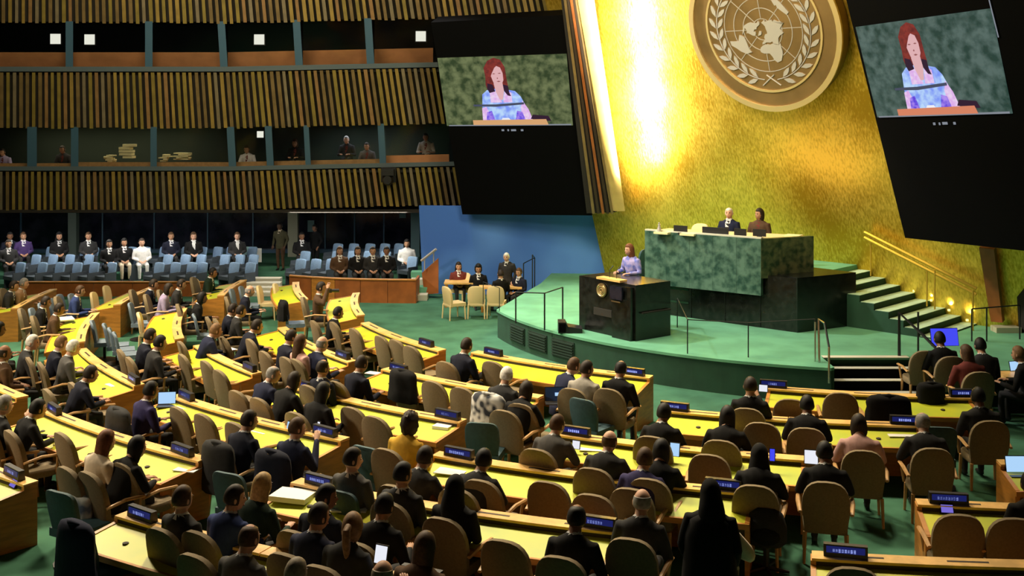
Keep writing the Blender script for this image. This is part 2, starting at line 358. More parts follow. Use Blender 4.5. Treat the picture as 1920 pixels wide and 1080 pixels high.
# ------------------------------------------------------------------ emblem on the gold wall
EC = GW.hit(1430, 55, .42)
eu = GT.copy(); ev = GU.normalized(); en = GN
ES = F / EC.y; ER = 159 / ES
em = thing('wall_emblem', 'large round bronze emblem of world map and laurel branches on gold wall', 'emblem', EC)
def E(u, v, d=0): return (eu * u + ev * v) * ER + en * d
def disc(r, d0, d1, m, name, n=64):
    mb = MB(); mb.loft([[E(r * math.cos(t), r * math.sin(t), d) for t in [2 * math.pi * k / n for k in range(n)]] for d in (d0, d1)])
    return link(name, mb.mesh(name), m, em)
def ring(r, th, d, name, m, n=64, h=.03):
    mb = MB(); vs = []; rings = []
    for k in range(n):
        t = 2 * math.pi * k / n; c, s = math.cos(t), math.sin(t)
        rings.append([E((r - th) * c, (r - th) * s, d - .01), E((r + th) * c, (r + th) * s, d - .01), E((r + th) * c, (r + th) * s, d + h), E((r - th) * c, (r - th) * s, d + h)])
    rings.append(rings[0]); mb.loft(rings, cap=False); return link(name, mb.mesh(name), m, em)
disc(1.0, -.40, 0, 'bronze', 'disc'); ring(.985, .032, 0, 'outer_rim', 'gold_rim', h=.06); ring(.765, .013, 0, 'inner_rim', 'gold_rim', h=.04)
for r in (.13, .26, .39, .52): ring(r, .0045, 0, 'graticule_circle', 'silver', 48, .012)
for k in range(8):
    t = k * math.pi / 4; c, s = math.cos(t), math.sin(t); a, b = .13, .52
    n_ = Vector((-s, c, 0)) * .004
    mb = MB(); mb.prism([E(a * c - n_.x, a * s - n_.y), E(b * c - n_.x, b * s - n_.y), E(b * c + n_.x, b * s + n_.y), E(a * c + n_.x, a * s + n_.y)], en * .012)
    link('graticule_meridian', mb.mesh('g'), 'silver', em)
LAND = {'continent': [
    [(71, -156), (70, -128), (68, -110), (68, -95), (60, -94), (55, -82), (62, -76), (60, -65), (52, -56), (45, -65), (41, -71), (31, -81), (25, -80), (30, -90), (22, -98), (20, -90), (15, -85), (8, -79), (14, -93), (20, -105), (31, -115), (40, -124), (50, -128), (59, -140), (60, -150), (56, -160), (64, -166)],
    [(11, -72), (10, -62), (4, -51), (-2, -44), (-6, -35), (-13, -39), (-23, -42), (-33, -53), (-40, -62), (-52, -69), (-50, -75), (-37, -73), (-18, -70), (-5, -81), (3, -78)],
    [(37, 10), (32, 20), (31, 32), (22, 37), (12, 43), (11, 51), (0, 43), (-10, 40), (-20, 35), (-34, 26), (-34, 18), (-22, 14), (-10, 13), (4, 9), (5, -5), (8, -13), (15, -17), (25, -15), (34, -7)],
    [(37, -9), (43, -9), (48, -4), (54, 9), (58, 6), (63, 6), (71, 25), (67, 42), (70, 60), (76, 100), (73, 130), (70, 160), (66, 179), (60, 165), (52, 157), (59, 150), (53, 140), (43, 132), (37, 127), (39, 119), (30, 122), (22, 112), (10, 107), (8, 100), (2, 103), (16, 95), (22, 90), (9, 79), (22, 69), (25, 60), (14, 45), (28, 34), (37, 36), (38, 25), (42, 18), (44, 9), (40, 0)],
    [(-12, 131), (-12, 136), (-17, 140), (-11, 142), (-25, 153), (-38, 148), (-34, 137), (-32, 128), (-34, 116), (-22, 114)],
    [(82, -35), (76, -20), (70, -23), (60, -43), (70, -53), (77, -70)]]}
def az(lat, lon):
    r = .52 * (90 - lat) / 150; t = R_(lon); return (r * math.sin(t), -r * math.cos(t))
for poly in LAND['continent']:
    mb = MB(); pts = [az(*p) for p in poly]; mb.prism([E(u, v, -.005) for u, v in pts], en * .035); link('continent', mb.mesh('continent'), 'silver', em)
for sgn in (-1, 1):                       # two laurel branches
    sp = [(.625 * math.sin(R_(a)) * sgn, -.625 * math.cos(R_(a))) for a in range(8, 150, 6)]
    mb = MB(); mb.tube([E(u, v, .015) for u, v in sp], [.014] * len(sp), 5); link('laurel_stem', mb.mesh('stem'), 'silver', em)
    for k in range(10):
        for side in (-1, 1):
            a = R_(16 + k * 13); c = Vector((.625 * math.sin(a) * sgn, -.625 * math.cos(a), 0)); tan = Vector((math.cos(a) * sgn, math.sin(a), 0)); nr = Vector((math.sin(a) * sgn, -math.cos(a), 0)) * side
            d = (tan * .85 + nr * .55).normalized(); s_ = Vector((-d.y, d.x, 0))
            L, wd = .155, .026; b = c + nr * .012
            pts = [b, b + d * L * .4 + s_ * wd, b + d * L * .75 + s_ * wd * .8, b + d * L, b + d * L * .75 - s_ * wd * .8, b + d * L * .4 - s_ * wd]
            mb = MB(); mb.prism([E(p.x, p.y, 0) for p in pts], en * .03); link('laurel_leaf', mb.mesh('leaf'), 'silver', em)
    mb = MB(); mb.tube([E(-.05 * sgn, -.56, .015), E(.12 * sgn, -.69, .015)], [.018] * 2, 5); link('branch_end', mb.mesh('end'), 'silver', em)

# ------------------------------------------------------------------ stage
SO, SR, SZ = Vector((9.1, 33.0, 0)), 9.95, .75
a0, a1 = R_(197), R_(288)
def arc_pt(a, r=SR): return Vector((SO.x + r * math.cos(a), SO.y + r * math.sin(a), 0))
ax0, ax1 = 253.0, 262.5            # angles taken by the front steps
edge = [arc_pt(a0 + (a1 - a0) * k / 48) for k in range(49)]
edge = [p for p in edge if p.x < 6.72] + [Vector((6.74, 23.42, 0)), Vector((6.74, 24.38, 0)), Vector((8.66, 24.38, 0)), Vector((8.66, 23.3, 0))] + [p for p in edge if p.x > 8.68]
poly = [Vector((3.15, 36.7, 0)), Vector((1.3, 36.7, 0)), Vector((.9, 34.6, 0))] + edge + [Vector((12.3, 24.8, 0)), Vector((12.6, 27.2, 0))]
stg = struct('stage', 'raised curved stage with green carpet')
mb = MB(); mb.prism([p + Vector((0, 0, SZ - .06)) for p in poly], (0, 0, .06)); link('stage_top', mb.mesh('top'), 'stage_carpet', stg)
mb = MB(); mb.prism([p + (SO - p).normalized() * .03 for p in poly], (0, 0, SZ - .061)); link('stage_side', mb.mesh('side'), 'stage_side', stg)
for a in (205.5, 211.5, 217.5):        # vent grilles in the riser
    t = R_(a); u = Vector((-math.sin(t), math.cos(t), 0)); n = Vector((math.cos(t), math.sin(t), 0))
    mb = MB(); rot = Matrix((u, n, (0, 0, 1))).transposed()
    for k in range(6): mb.box(arc_pt(t, SR + .005) + Vector((0, 0, .2 + k * .065)), (.78, .03, .03), rot)
    mb.box(arc_pt(t, SR - .03) + Vector((0, 0, .36)), (.82, .03, .44), rot)
    g = link('vent_grille', mb.mesh('vent'), 'vent_dark', stg)
    g.data.transform(Matrix.Identity(4))
# front steps
stp = struct('stage_steps', 'three dark steps with pale nosings up to the stage')
sa, sb = Vector((6.76, 24.4, 0)), Vector((8.62, 24.4, 0))
yf = 24.38
for k in range(1, 4):
    z = SZ - .19 * k; y0 = yf - .30 * k; xa, xb = sa.x - .0, sb.x + .04 * k
    link('tread', MB().box(((xa + xb) / 2, (y0 + yf) / 2, z / 2), (xb - xa, yf - y0, z)).mesh('tread'), 'matte_black', stp)
    link('nosing', MB().box(((xa + xb) / 2, y0 + .09, z + .006), (xb - xa - .04, .19, .014)).mesh('nosing'), 'step_nosing', stp)
link('nosing', MB().box(((sa.x + sb.x) / 2, yf + .0, SZ + .006), (sb.x - sa.x, .2, .014)).mesh('nosing'), 'step_nosing', stp)
link('stair_cheek', MB().box((sb.x + .72, yf - .45, .33), (.6, 1.1, .66)).mesh('cheek'), 'matte_black', stp)
# upper platform and the green stairs along the gold wall
TZ = 2.0
n_h = Vector((-.7, -.714, 0))
def wt(t, d=0): p = G0 + GT * t; return Vector((p.x, p.y, 0)) + n_h * d
up = struct('upper_platform', 'upper green platform behind the marble desk')
mb = MB(); pp = [wt(2.2, -.15), wt(8.9, -.15), wt(8.9, 2.5), wt(8.0, 3.6), Vector((4.15, 29.95, 0))]
mb.prism([p + Vector((0, 0, SZ)) for p in pp], (0, 0, TZ - SZ - .001)); link('platform_body', mb.mesh('p'), 'stage_carpet', up)
sts = struct('stage_stairs', 'green carpeted stairs rising along the gold wall')
for k in range(8):
    t0 = 8.9 + k * .375; z = TZ - .156 * (k + 1) + .0
    mb = MB(); q = [wt(t0, -.1), wt(t0 + .375, -.1), wt(t0 + .375, 2.45), wt(t0, 2.45)]
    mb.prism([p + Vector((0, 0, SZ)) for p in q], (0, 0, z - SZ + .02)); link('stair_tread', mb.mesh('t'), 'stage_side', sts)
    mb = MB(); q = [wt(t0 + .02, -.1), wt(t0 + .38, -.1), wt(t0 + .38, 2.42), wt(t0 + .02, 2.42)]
    mb.prism([p + Vector((0, 0, z + .021)) for p in q], (0, 0, .012)); link('tread_top_lit', mb.mesh('n'), 'stair_lit', sts)  # pale slab paints the top light onto the dark tread
# gold handrail
hr = thing('stair_handrail', 'gold double handrail rising along the gold wall beside the stairs', 'handrail', wt(11.8, .35) + Vector((0, 0, SZ)))
def rel(o, *ps): return [Vector(p) - Vector(o.location) for p in ps]
ra, rb = wt(12.15, .62) + Vector((0, 0, SZ + 1.0)), wt(9.4, .98) + Vector((0, 0, TZ + .95))
for dz in (0, -.14):
    mb = MB(); mb.tube(rel(hr, ra + Vector((0, 0, dz)), rb + Vector((0, 0, dz))), [.045] * 2, 6); link('rail', mb.mesh('rail'), 'gold_rail', hr)
for t, z in ((11.85, SZ), (10.9, SZ + .4), (10.7, SZ + .45), (9.2, TZ - .2)):
    b = wt(t + .28, .78) + Vector((0, 0, z)); mb = MB(); mb.tube(rel(hr, b, b + Vector((0, 0, .98 if t > 9.5 else 1.1))), [.02] * 2, 6); link('post', mb.mesh('post'), 'gold_rail', hr)
for k in range(7):            # small lights in the skirting of the stairs
    t = 9.0 + k * .46; z = TZ - .156 * (t - 8.9) / .375 + .02
    b = wt(t, .22) + Vector((0, 0, max(SZ + .02, z) + .05))
    o = tag(link('step_light', MB().box((0, 0, 0), (.05, .05, .05)).mesh('step_light'), 'glow_step', None, b), ['topmost', 'second', 'third', 'fourth', 'fifth', 'sixth', 'lowest'][k] + ' small warm light from the top in the gold wall skirting', 'light')
    lamp('step_light_bulb', 'SPOT', b + Vector((0, 0, .1)), b - n_h * .8 + Vector((0, 0, 1.2)), 11, (1, .74, .25), .03, spot=80)
# granite plinth
def hq(pts, z0, z1):
    return [Vector((p[0], p[1], z0)) for p in pts] + [Vector((p[0], p[1], z1)) for p in pts]
pc, pl_, pr = P(1495, 624, SZ), P(1235, 588, SZ), P(1605, 610, SZ)
mb = MB(); mb.hexa(hq([pc, pr, pr + Vector((-1.5, 1.9, 0)), pl_ + Vector((1.2, 1.2, 0))], SZ, 2.07))
tagp = thing('granite_plinth', 'black polished granite plinth under the green marble desk', 'plinth', pc)
bev = MB(); bev.hexa(hq([Vector((0, 0, 0)), pr - pc, pr - pc + Vector((-1.5, 1.9, 0)), pl_ - pc + Vector((1.1, 1.3, 0)),], 0, 0)[:0] or hq([Vector((0, 0, 0)), pr - pc, pr - pc + Vector((-1.6, 1.7, 0)), pl_ - pc + Vector((1.0, 1.2, 0))], 0, 1.32))
link('plinth_body', bev.mesh('plinth'), 'granite', tagp)
fd = (pl_ - pc).normalized(); fn = Vector((fd.y, -fd.x, 0)); fn = fn if fn.y < 0 else -fn
mb = MB(); mb.hexa(hq([Vector((0, 0, 0)) - fn * .01, pl_ - pc - fn * .01, pl_ - pc + Vector((1.0, 1.2, 0)), Vector((.4, 1.2, 0))], .001, 1.3)); link('plinth_front', mb.mesh('plf'), 'granite', tagp)
for k in (1, 2, 3):
    b = (pl_ - pc) * k / 4; mb = MB(); mb.box(b + fn * .004 + Vector((0, 0, .66)), (.012, .012, 1.28)); link('joint', mb.mesh('joint'), 'black', tagp)
for i, (t, z) in enumerate(((.84, .72), (.84, .38))):
    b = (pl_ - pc) * t; rot = Matrix((fd, -fn, (0, 0, 1))).transposed(); link('trim_strip', MB().box(b + fn * .006 + Vector((0, 0, z)), (.55, .012, .05), rot).mesh('strip'), 'stage_side', tagp)
# marble desk
MZ0, MZ1 = 1.57, 2.96
mr = PY(1427, 551, F / 76.6); mr.z = 0; ml = PY(1209, 527, F / 71.6); ml.z = 0; mw = PY(1526, 443, F / 74.9); mw.z = 0
md = thing('marble_desk', 'long green marble podium desk with a side wing tinted by painted gold reflection', 'desk', Vector((mr.x, mr.y, MZ0)))
O_ = Vector((mr.x, mr.y, 0)); back = Vector((.62, .78, 0)) * .12
mb = MB(); NP = 5
for k in range(NP):
    a, b = ml + (mr - ml) * k / NP, ml + (mr - ml) * ((k + 1) / NP - .0015)
    link('marble_panel', MB().hexa(hq([a - O_, b - O_, b - O_ + back, a - O_ + back], 0, MZ1 - MZ0)).mesh('mp'), 'marble', md)
for k in range(3):
    a, b = mr + (mw - mr) * k / 3, mr + (mw - mr) * ((k + 1) / 3 - .003); bk = Vector((-.1, .12, 0))
    link('marble_panel', MB().hexa(hq([a - O_, b - O_, b - O_ + bk, a - O_ + bk], .42, MZ1 - MZ0)).mesh('mp'), 'marble_gold_reflect', md)
mb = MB(); mb.prism([p - O_ + Vector((0, 0, MZ1 - MZ0 - .12)) for p in (ml + back, mr + back * .8, mw + Vector((-.05, .1, 0)), mw + Vector((-.5, .75, 0)), ml + Vector((.75, .9, 0)))], (0, 0, .08)); link('desk_top', mb.mesh('dt'), 'cream', md)
mb = MB(); e = (ml - O_) + Vector((0, 0, MZ1 - MZ0)); mb.prism([ml - O_ + Vector((0, 0, MZ1 - MZ0)), mr - O_ + Vector((0, 0, MZ1 - MZ0)), mr - O_ + back + Vector((0, 0, MZ1 - MZ0)), ml - O_ + back + Vector((0, 0, MZ1 - MZ0))], (0, 0, .035)); link('coping', mb.mesh('cp'), 'step_nosing', md)
# lectern block
la, lb, lc = P(1086, 616, SZ), P(1192, 640, SZ), P(1257, 629, SZ)
lt = thing('speaker_lectern', 'black granite speaker lectern block at the stage front', 'lectern', lb)
bk = Vector((.75, .62, 0)) * 1.25
mb = MB(); mb.hexa(hq([la - lb, Vector((0, 0, 0)), lc - lb, lc - lb + (la - lb)], 0, 1.30)); link('lectern_body', mb.mesh('lb'), 'granite', lt)
ud = (lb - la).normalized(); un = Vector((ud.y, -ud.x, 0)); un = un if un.y < 0 else -un; rotL = Matrix((ud, -un, (0, 0, 1))).transposed()
Lm = (la - lb)
link('front_column', MB().box(Lm * .19 + un * .05 + Vector((0, 0, .62)), (.62, .12, 1.24), rotL).mesh('fc'), 'granite', lt)
link('wooden_top', MB().box(Lm * .44 + un * -.05 + Vector((0, 0, 1.335)), (.8, .24, .05), rotL).mesh('wt'), 'ledge_wood', lt)
mb = MB(); cc = Lm * .57 + un * .02 + Vector((0, 0, 1.05))
mb.loft([[cc + (ud * math.cos(t) + Vector((0, 0, 1)) * math.sin(t)) * .17 + un * d for t in [2 * math.pi * k / 24 for k in range(24)]] for d in (0, .03)]); o = link('round_emblem', mb.mesh('re'), 'bronze', lt); o['label'] = 'round bronze emblem'
mb = MB()
for r in (.05, .095):
    pts = [cc + (ud * math.cos(t) + Vector((0, 0, 1)) * math.sin(t)) * r + un * .035 for t in [2 * math.pi * k / 20 for k in range(21)]]; mb.tube(pts, [.008] * 21, 4)
for s_ in (-1, 1): mb.tube([cc + un * .035 + (ud * math.sin(R_(a)) * s_ - Vector((0, 0, 1)) * math.cos(R_(a))) * .135 for a in range(5, 150, 12)], [.014] * 13, 4)
link('emblem_relief', mb.mesh('er'), 'gold_rim', o)
link('front_plaque', MB().box(Lm * .56 + un * .015 + Vector((0, 0, .52)), (.62, .03, .17), rotL).mesh('fp'), 'wall_dark', lt)
link('front_monitor', MB().box(Lm * .24 + un * .17 + Vector((0, 0, 1.08)), (.40, .05, .30), rotL).mesh('fm'), 'dark_glass', lt)
link('monitor_foot', MB().box(Lm * .24 + un * .17 + Vector((0, 0, .88)), (.30, .05, .03), rotL).mesh('mf'), 'chrome', lt)
link('side_ledge', MB().box((lc - lb) * .55 + Vector((0, 0, .64)) + Vector((.03, -.04, 0)), (.9, .05, .03), Matrix.Rotation(math.atan2((lc - lb).y, (lc - lb).x), 3, 'Z')).mesh('sl'), 'wall_dark', lt)
for s_ in (-.12, .12):
    b = Lm * (.44 + s_ * .5) + un * -.1 + Vector((0, 0, 1.36)); mb = MB(); mb.tube([b, b + Vector((0, 0, .18)), b - un * .12 + Vector((0, 0, .27))], [.009, .008, .012], 5); link('microphone', mb.mesh('mic'), 'black_metal', lt)
spk = P(1068, 622, SZ); t = thing('floor_monitor', 'black wedge monitor speaker on the stage beside the lectern', 'speaker', spk)
mb = MB(); mb.prism([Vector((-.28, -.2, 0)), Vector((.3, -.2, 0)), Vector((.3, -.2, .1)), Vector((-.05, -.2, .16)), Vector((-.1, -.2, .26)), Vector((-.28, -.2, .26))], (0, .45, 0)); link('cabinet', mb.mesh('c'), 'black', t)
link('speaker_grille', MB().box((-.18, -.205, .13), (.16, .02, .2)).mesh('g'), 'matte_black', t)
# stage rails: thin black posts with top rail
def rail(label, pts, tops, m='black_metal', r=.022, tr=.016):
    t = thing('stage_railing', label, 'railing', pts[0])
    for p, h in zip(pts, tops):
        mb = MB(); mb.tube(rel(t, p, p + Vector((0, 0, h))), [r] * 2, 6); link('post', mb.mesh('post'), m, t)
    mb = MB(); mb.tube(rel(t, *[p + Vector((0, 0, h)) for p, h in zip(pts, tops)]), [tr] * len(pts), 6); link('top_rail', mb.mesh('tr'), m, t)
    return t
rail('thin black railing of three posts along the left stage edge', [P(967, 606, SZ), P(1021, 619, SZ), P(1055, 604, SZ)], [.78, .90, .88])
rail('thin black railing at the far left end of the stage', [P(905, 578, SZ) + Vector((0, .6, 0)), P(936, 590, SZ) + Vector((0, .5, 0))], [.62, .62], r=.012, tr=.01)
rail('black railing over the side ramp in front of the blue wall', [Vector((.36, 35.0, 0)), Vector((.72, 35.6, 0)), Vector((.62, 34.0, 0))], [1.3, 1.4, 1.7], r=.02)
rail('thin dark railing along the stage front below the granite plinth', [P(1270, 614, SZ), P(1289, 663, SZ), P(1403, 670, SZ), P(1528, 677, SZ)], [.72, .75, .75, .9], r=.014, tr=.012)
t = thing('stair_handrail', 'chrome handrail at the left of the stage steps', 'handrail', P(1536, 680, SZ))
b = Vector(t.location)
mb = MB(); mb.tube(rel(t, b, b + Vector((0, .05, .92)), b + Vector((.03, -.3, .90)), b + Vector((.05, -.55, .45)), b + Vector((.05, -.55, -.3))), [.025] * 5, 6); link('rail', mb.mesh('r'), 'chrome', t)
mb = MB(); mb.tube([Vector((-.06, .1, 0)), Vector((-.06, .1, .85))], [.02] * 2, 6); link('post', mb.mesh('r'), 'chrome', t)
t = thing('stair_handrail', 'black handrail at the right of the stage steps', 'handrail', P(1686, 668, SZ)); b = Vector(t.location)
mb = MB(); mb.tube([(0, 0, 0), (0, 0, .95), (.35, -.5, .55), (.7, -1.1, .1), (.7, -1.1, -.7)], [.035] * 5, 6); link('rail', mb.mesh('r'), 'black_metal', t)
mb = MB(); mb.tube([(.45, .1, 0), (.45, .1, .95)], [.022] * 2, 6); link('post', mb.mesh('r'), 'black_metal', t)
rail('black railing at the right end of the stage by gold wall', [P(1822, 640, SZ), P(1850, 640, SZ), P(1912, 636, SZ)], [.75, .78, .8], r=.018)
t = thing('stage_bench', 'low pale step block on the stage beside the gold wall', 'block', P(1886, 622, SZ)); link('block_body', MB().box((0, 0, .06), (.6, .35, .14)).mesh('b'), 'column_cream', t); link('block_base', MB().box((0, 0, .01), (.5, .3, .02)).mesh('b'), 'slot', t)

# ------------------------------------------------------------------ video displays
mat('pic_hair', (.13, .02, .02), .5, emis=(.16, .018, .016), stre=1, scale=9, col2=(.24, .032, .026)); mat('pic_hair_dark', (.03, .01, .03), .5, emis=(.03, .01, .03), stre=1)
mat('pic_face', (.8, .5, .5), .5, emis=(.72, .42, .44), stre=1); mat('pic_face_dark', (.3, .1, .1), .5, emis=(.30, .10, .10), stre=1)
mat('pic_dress', (.2, .3, .9), .5, emis=(.16, .32, .85), stre=1, scale=5, col2=(.48, .68, .95), detail=2); mat('pic_pink', (.7, .4, .8), .5, emis=(.50, .26, .62), stre=1, scale=10, col2=(.80, .62, .85), detail=2)
mat('pic_purple', (.1, .05, .7), .5, emis=(.13, .06, .60), stre=1, scale=8, col2=(.42, .26, .85)); mat('pic_wood', (.7, .4, .2), .5, emis=(.66, .36, .16), stre=1); mat('pic_wood_red', (.7, .25, .15), .5, emis=(.66, .22, .12), stre=1)
mat('pic_bar', (.05, .06, .1), .5, emis=(.06, .07, .12), stre=1); mat('pic_white', (.9, .9, .95), .5, emis=(.85, .85, .9), stre=1); mat('pic_line', (.4, .4, .45), .5, emis=(.22, .24, .28), stre=1)
mat('pic_bg_left', (.03, .05, .02), .5, emis=(.02, .03, .01), stre=1, scale=4, col2=(.15, .18, .08), detail=11)
mat('pic_bg_right', (.02, .05, .04), .5, emis=(.012, .03, .025), stre=1, scale=4, col2=(.09, .14, .125), detail=11)
def display(label, pl, panel, pic, bg, wood, thick, lines, face_shift=0):
    c = pl.hit(*panel[3]); t = thing('video_display', label, 'screen', c)
    mb = MB(); q = quad(pl, panel); mb.prism([p - c for p in q], -pl.n * thick); link('display_panel', mb.mesh('panel'), 'matte_black', t)
    tl, tr, br_, bl_ = quad(pl, pic, .02)
    def S(u, v, d): return tl * (1 - u) * (1 - v) + tr * u * (1 - v) + br_ * u * v + bl_ * (1 - u) * v + pl.n * d - c
    sc = link('picture', MB().prism([S(0, 0, 0), S(1, 0, 0), S(1, 1, 0), S(0, 1, 0)], -pl.n * .03).mesh('pic'), bg, t)
    def lay(name, pts, d, m): link(name, MB().prism([S(u + face_shift, v, d) for u, v in pts], pl.n * .003).mesh(name), m, sc)
    lay('picture_hair', [(.36, .30), (.355, .16), (.39, .06), (.44, .02), (.49, .05), (.52, .16), (.525, .34), (.53, .44), (.50, .50), (.37, .50), (.355, .40)], .004, 'pic_hair')
    lay('picture_dress', [(.30, .93), (.31, .70), (.32, .54), (.36, .48), (.43, .46), (.50, .47), (.58, .50), (.62, .58), (.66, .75), (.70, .93)], .008, 'pic_dress')
    lay('picture_sleeve', [(.30, .93), (.305, .74), (.34, .72), (.39, .93)], .012, 'pic_pink'); lay('picture_sleeve', [(.70, .93), (.67, .76), (.63, .64), (.61, .74), (.62, .93)], .012, 'pic_pink')
    lay('picture_purple', [(.33, .92), (.34, .80), (.38, .78), (.40, .92)], .014, 'pic_purple'); lay('picture_purple', [(.56, .92), (.58, .78), (.62, .80), (.64, .92)], .014, 'pic_purple')
    lay('picture_lapel', [(.38, .50), (.44, .49), (.47, .66), (.38, .66)], .012, 'pic_pink'); lay('picture_lapel', [(.50, .49), (.55, .52), (.55, .66), (.48, .66)], .012, 'pic_pink')
    lay('picture_locks', [(.37, .38), (.41, .40), (.425, .50), (.38, .52), (.365, .46)], .016, 'pic_hair_dark'); lay('picture_locks', [(.49, .40), (.53, .42), (.535, .52), (.545, .57), (.52, .56), (.49, .48)], .016, 'pic_hair_dark')
    lay('picture_neck', [(.42, .38), (.49, .38), (.495, .50), (.48, .62), (.455, .62), (.43, .50)], .018, 'pic_face')
    lay('picture_face', [(.405, .27), (.415, .18), (.45, .13), (.485, .16), (.50, .24), (.50, .34), (.48, .41), (.45, .42), (.42, .37)], .020, 'pic_face')
    for u, v, a, b in ((.43, .245, .014, .008), (.475, .24, .013, .008), (.462, .355, .016, .010), (.455, .31, .006, .012)):
        lay('picture_features', [(u - a, v), (u, v - b), (u + a, v), (u, v + b)], .023, 'pic_face_dark')
    lay('picture_fringe', [(.40, .30), (.395, .16), (.43, .09), (.48, .10), (.44, .16), (.415, .24)], .024, 'pic_hair')
    lay('picture_bar', [(.24, .685), (.42, .685), (.64, .66), (.64, .69), (.42, .72), (.24, .71)], .022, 'pic_bar')
    lay('picture_papers', [(.44, .93), (.46, .885), (.51, .885), (.53, .93)], .020, 'pic_white')
    lay('picture_desk', [(.22, .915), (.80, .905), (.815, .985), (.22, .985)], .022, wood)
    lay('picture_panel', [(.68, .90), (.70, .84), (.82, .86), (.84, .93), (.80, .93)], .020, 'pic_hair_dark')
    lay('picture_edge', [(.02 - face_shift, .985), (.99 - face_shift, .975), (.99 - face_shift, .995), (.02 - face_shift, 1.0)], .021, 'pic_line')
    for x, y, wd in lines:
        p = pl.hit(x, y, .015) - c; u = (tr - tl).normalized(); v = (bl_ - tl).normalized()
        link('glow_marking', MB().prism([p - u * wd - v * .03, p + u * wd - v * .03, p + u * wd + v * .03, p - u * wd + v * .03], pl.n * .01).mesh('dot'), 'pic_line', t)  # brand marking dots, drawn with a faint added glow
    return t
PL = Plane(PY(866, 402, 36.2), PY(1110, 404, 35.0), PY(810, 40, 34.3))
t = display('tall black video panel left of the gold wall showing a lectern speaker', PL, [(808, 42), (1061, 28), (1110, 404), (867, 402)], [(820, 109), (1062, 101), (1074, 235), (838, 236)], 'pic_bg_left', 'pic_wood', .7,
            [(943, 244, .04), (953, 244, .025), (963, 244, .08), (979, 244, .04)])
PR = Plane(PY(1697, 446, 27.2), PY(1920, 470, 24.2), PY(1587, 0, 26.0))
t2 = display('tall black video panel right of the gold wall showing a lectern speaker', PR, [(1562, -100), (1990, -150), (2010, 480), (1697, 446)], [(1604, 51), (1857, 16), (1898, 213), (1645, 220)], 'pic_bg_right', 'pic_wood_red', .5,
             [(1752, 232, .03), (1762, 232, .02), (1772, 231, .07), (1790, 231, .03)], face_shift=-.035)
mb = MB(); c2 = Vector(t2.location); mb.tube([PR.hit(1852, -10, .03) - c2, PR.hit(1872, 70, .03) - c2], [.012] * 2, 4); link('edge_strip', mb.mesh('e'), 'pic_line', t2)
# dark posts under the right panel
for i, (x0, x1) in enumerate(((1838, 1868),)):
    mb = MB(); a = [GW.hit(1840, 460, .1), GW.hit(1868, 463, .1), GW.hit(1884, 600, .1), GW.hit(1862, 598, .1)]; mb.prism(a, GN * .15); struct('trim_6', 'dark upright strip on the gold wall below the video panel', mb, 'dark_wood')

# ------------------------------------------------------------------ chairs (one of each kind is built, all others share its parts)
def shell(w_, z0, z1, y0, y1, th, rnd, curve=.05, n=12):
    """rounded-top upholstered shell"""
    mb = MB(); out = []
    for k in range(n + 1):
        a = math.pi * k / n; out.append((w_ / 2 * math.copysign(abs(math.cos(a)) ** rnd, math.cos(a)), z1 - (z1 - z0) * .55 + (z1 - z0) * .55 * abs(math.sin(a)) ** rnd))
    pts = [(w_ / 2 * .86, z0)] + out + [(-w_ / 2 * .86, z0)]
    def yy(x, z, d): return y0 + (y1 - y0) * (z - z0) / (z1 - z0) + curve * (x / (w_ / 2)) ** 2 + d
    cx, cz = 0, (z0 + z1) / 2
    rings = []
    for sc_, d in ((.9, 0), (1, .012), (1, th - .012), (.9, th)):
        rings.append([Vector((cx + (x - cx) * sc_, yy(x * sc_, cz + (z - cz) * sc_, d), cz + (z - cz) * sc_)) for x, z in pts])
    return mb.loft(rings)
CH = {}
def chair_parts(kind, parts): CH[kind] = parts
def pm(mb, name, m, smooth=True):
    me = mb.mesh(name, smooth); me.materials.append(M(m)); return (name, me)
beige = [pm(shell(.56, .36, 1.03, -.27, -.40, .09, .74), 'backrest', 'chair_beige'), pm(MB().loft([[Vector((x * s_, y * s_ + .02, z)) for x, y in ((-.25, -.25), (0, -.26), (.25, -.25), (.27, .1), (.22, .27), (0, .29), (-.22, .27), (-.27, .1))] for s_, z in ((.94, .36), (1, .39), (1, .44), (.92, .47))]), 'seat', 'chair_beige')]
for s_ in (-1, 1):
    mb = MB(); mb.tube([(.30 * s_, -.26, .62), (.32 * s_, -.02, .67), (.32 * s_, .24, .655)], [.026, .03, .028], 6, flat=.7); mb.tube([(.31 * s_, .20, .66), (.27 * s_, .20, .40)], [.02] * 2, 6)
    beige.append(pm(mb, 'armrest', 'chair_wood'))
for x, y in ((-.24, -.24), (.24, -.24), (-.24, .22), (.24, .22)):
    beige.append(pm(MB().tube([(x, y, .38), (x * 1.06, y * 1.12, 0)], [.026, .018], 6), 'leg', 'chair_wood'))
chair_parts('beige', beige)
def swivel(m):
    return [pm(shell(.52, .44, .98, -.25, -.36, .07, .45), 'backrest', m), pm(MB().box((0, .02, .42), (.50, .50, .10)), 'seat', m, False),
            pm(MB().tube([(0, 0, .04), (0, 0, .38)], [.035] * 2, 8), 'pedestal', 'black_metal'),
            pm(MB().loft([[Vector((.30 * r * math.cos(t), .30 * r * math.sin(t), z)) for t in [2 * math.pi * k / 16 for k in range(16)]] for r, z in ((1, 0), (1, .025), (.3, .05))]), 'base', 'black_metal')]
chair_parts('teal', swivel('chair_teal')); chair_parts('bluegrey', swivel('chair_blue_grey'))
gs = [pm(shell(.46, .40, .86, -.24, -.33, .09, .30, .02), 'backrest', 'chair_blue'), pm(MB().loft([[Vector((x, y + .02, z)) for x, y in ((-.24, -.24), (.24, -.24), (.25, .24), (-.25, .24))] for z in (.32, .44)]), 'seat', 'gallery_base', False)]
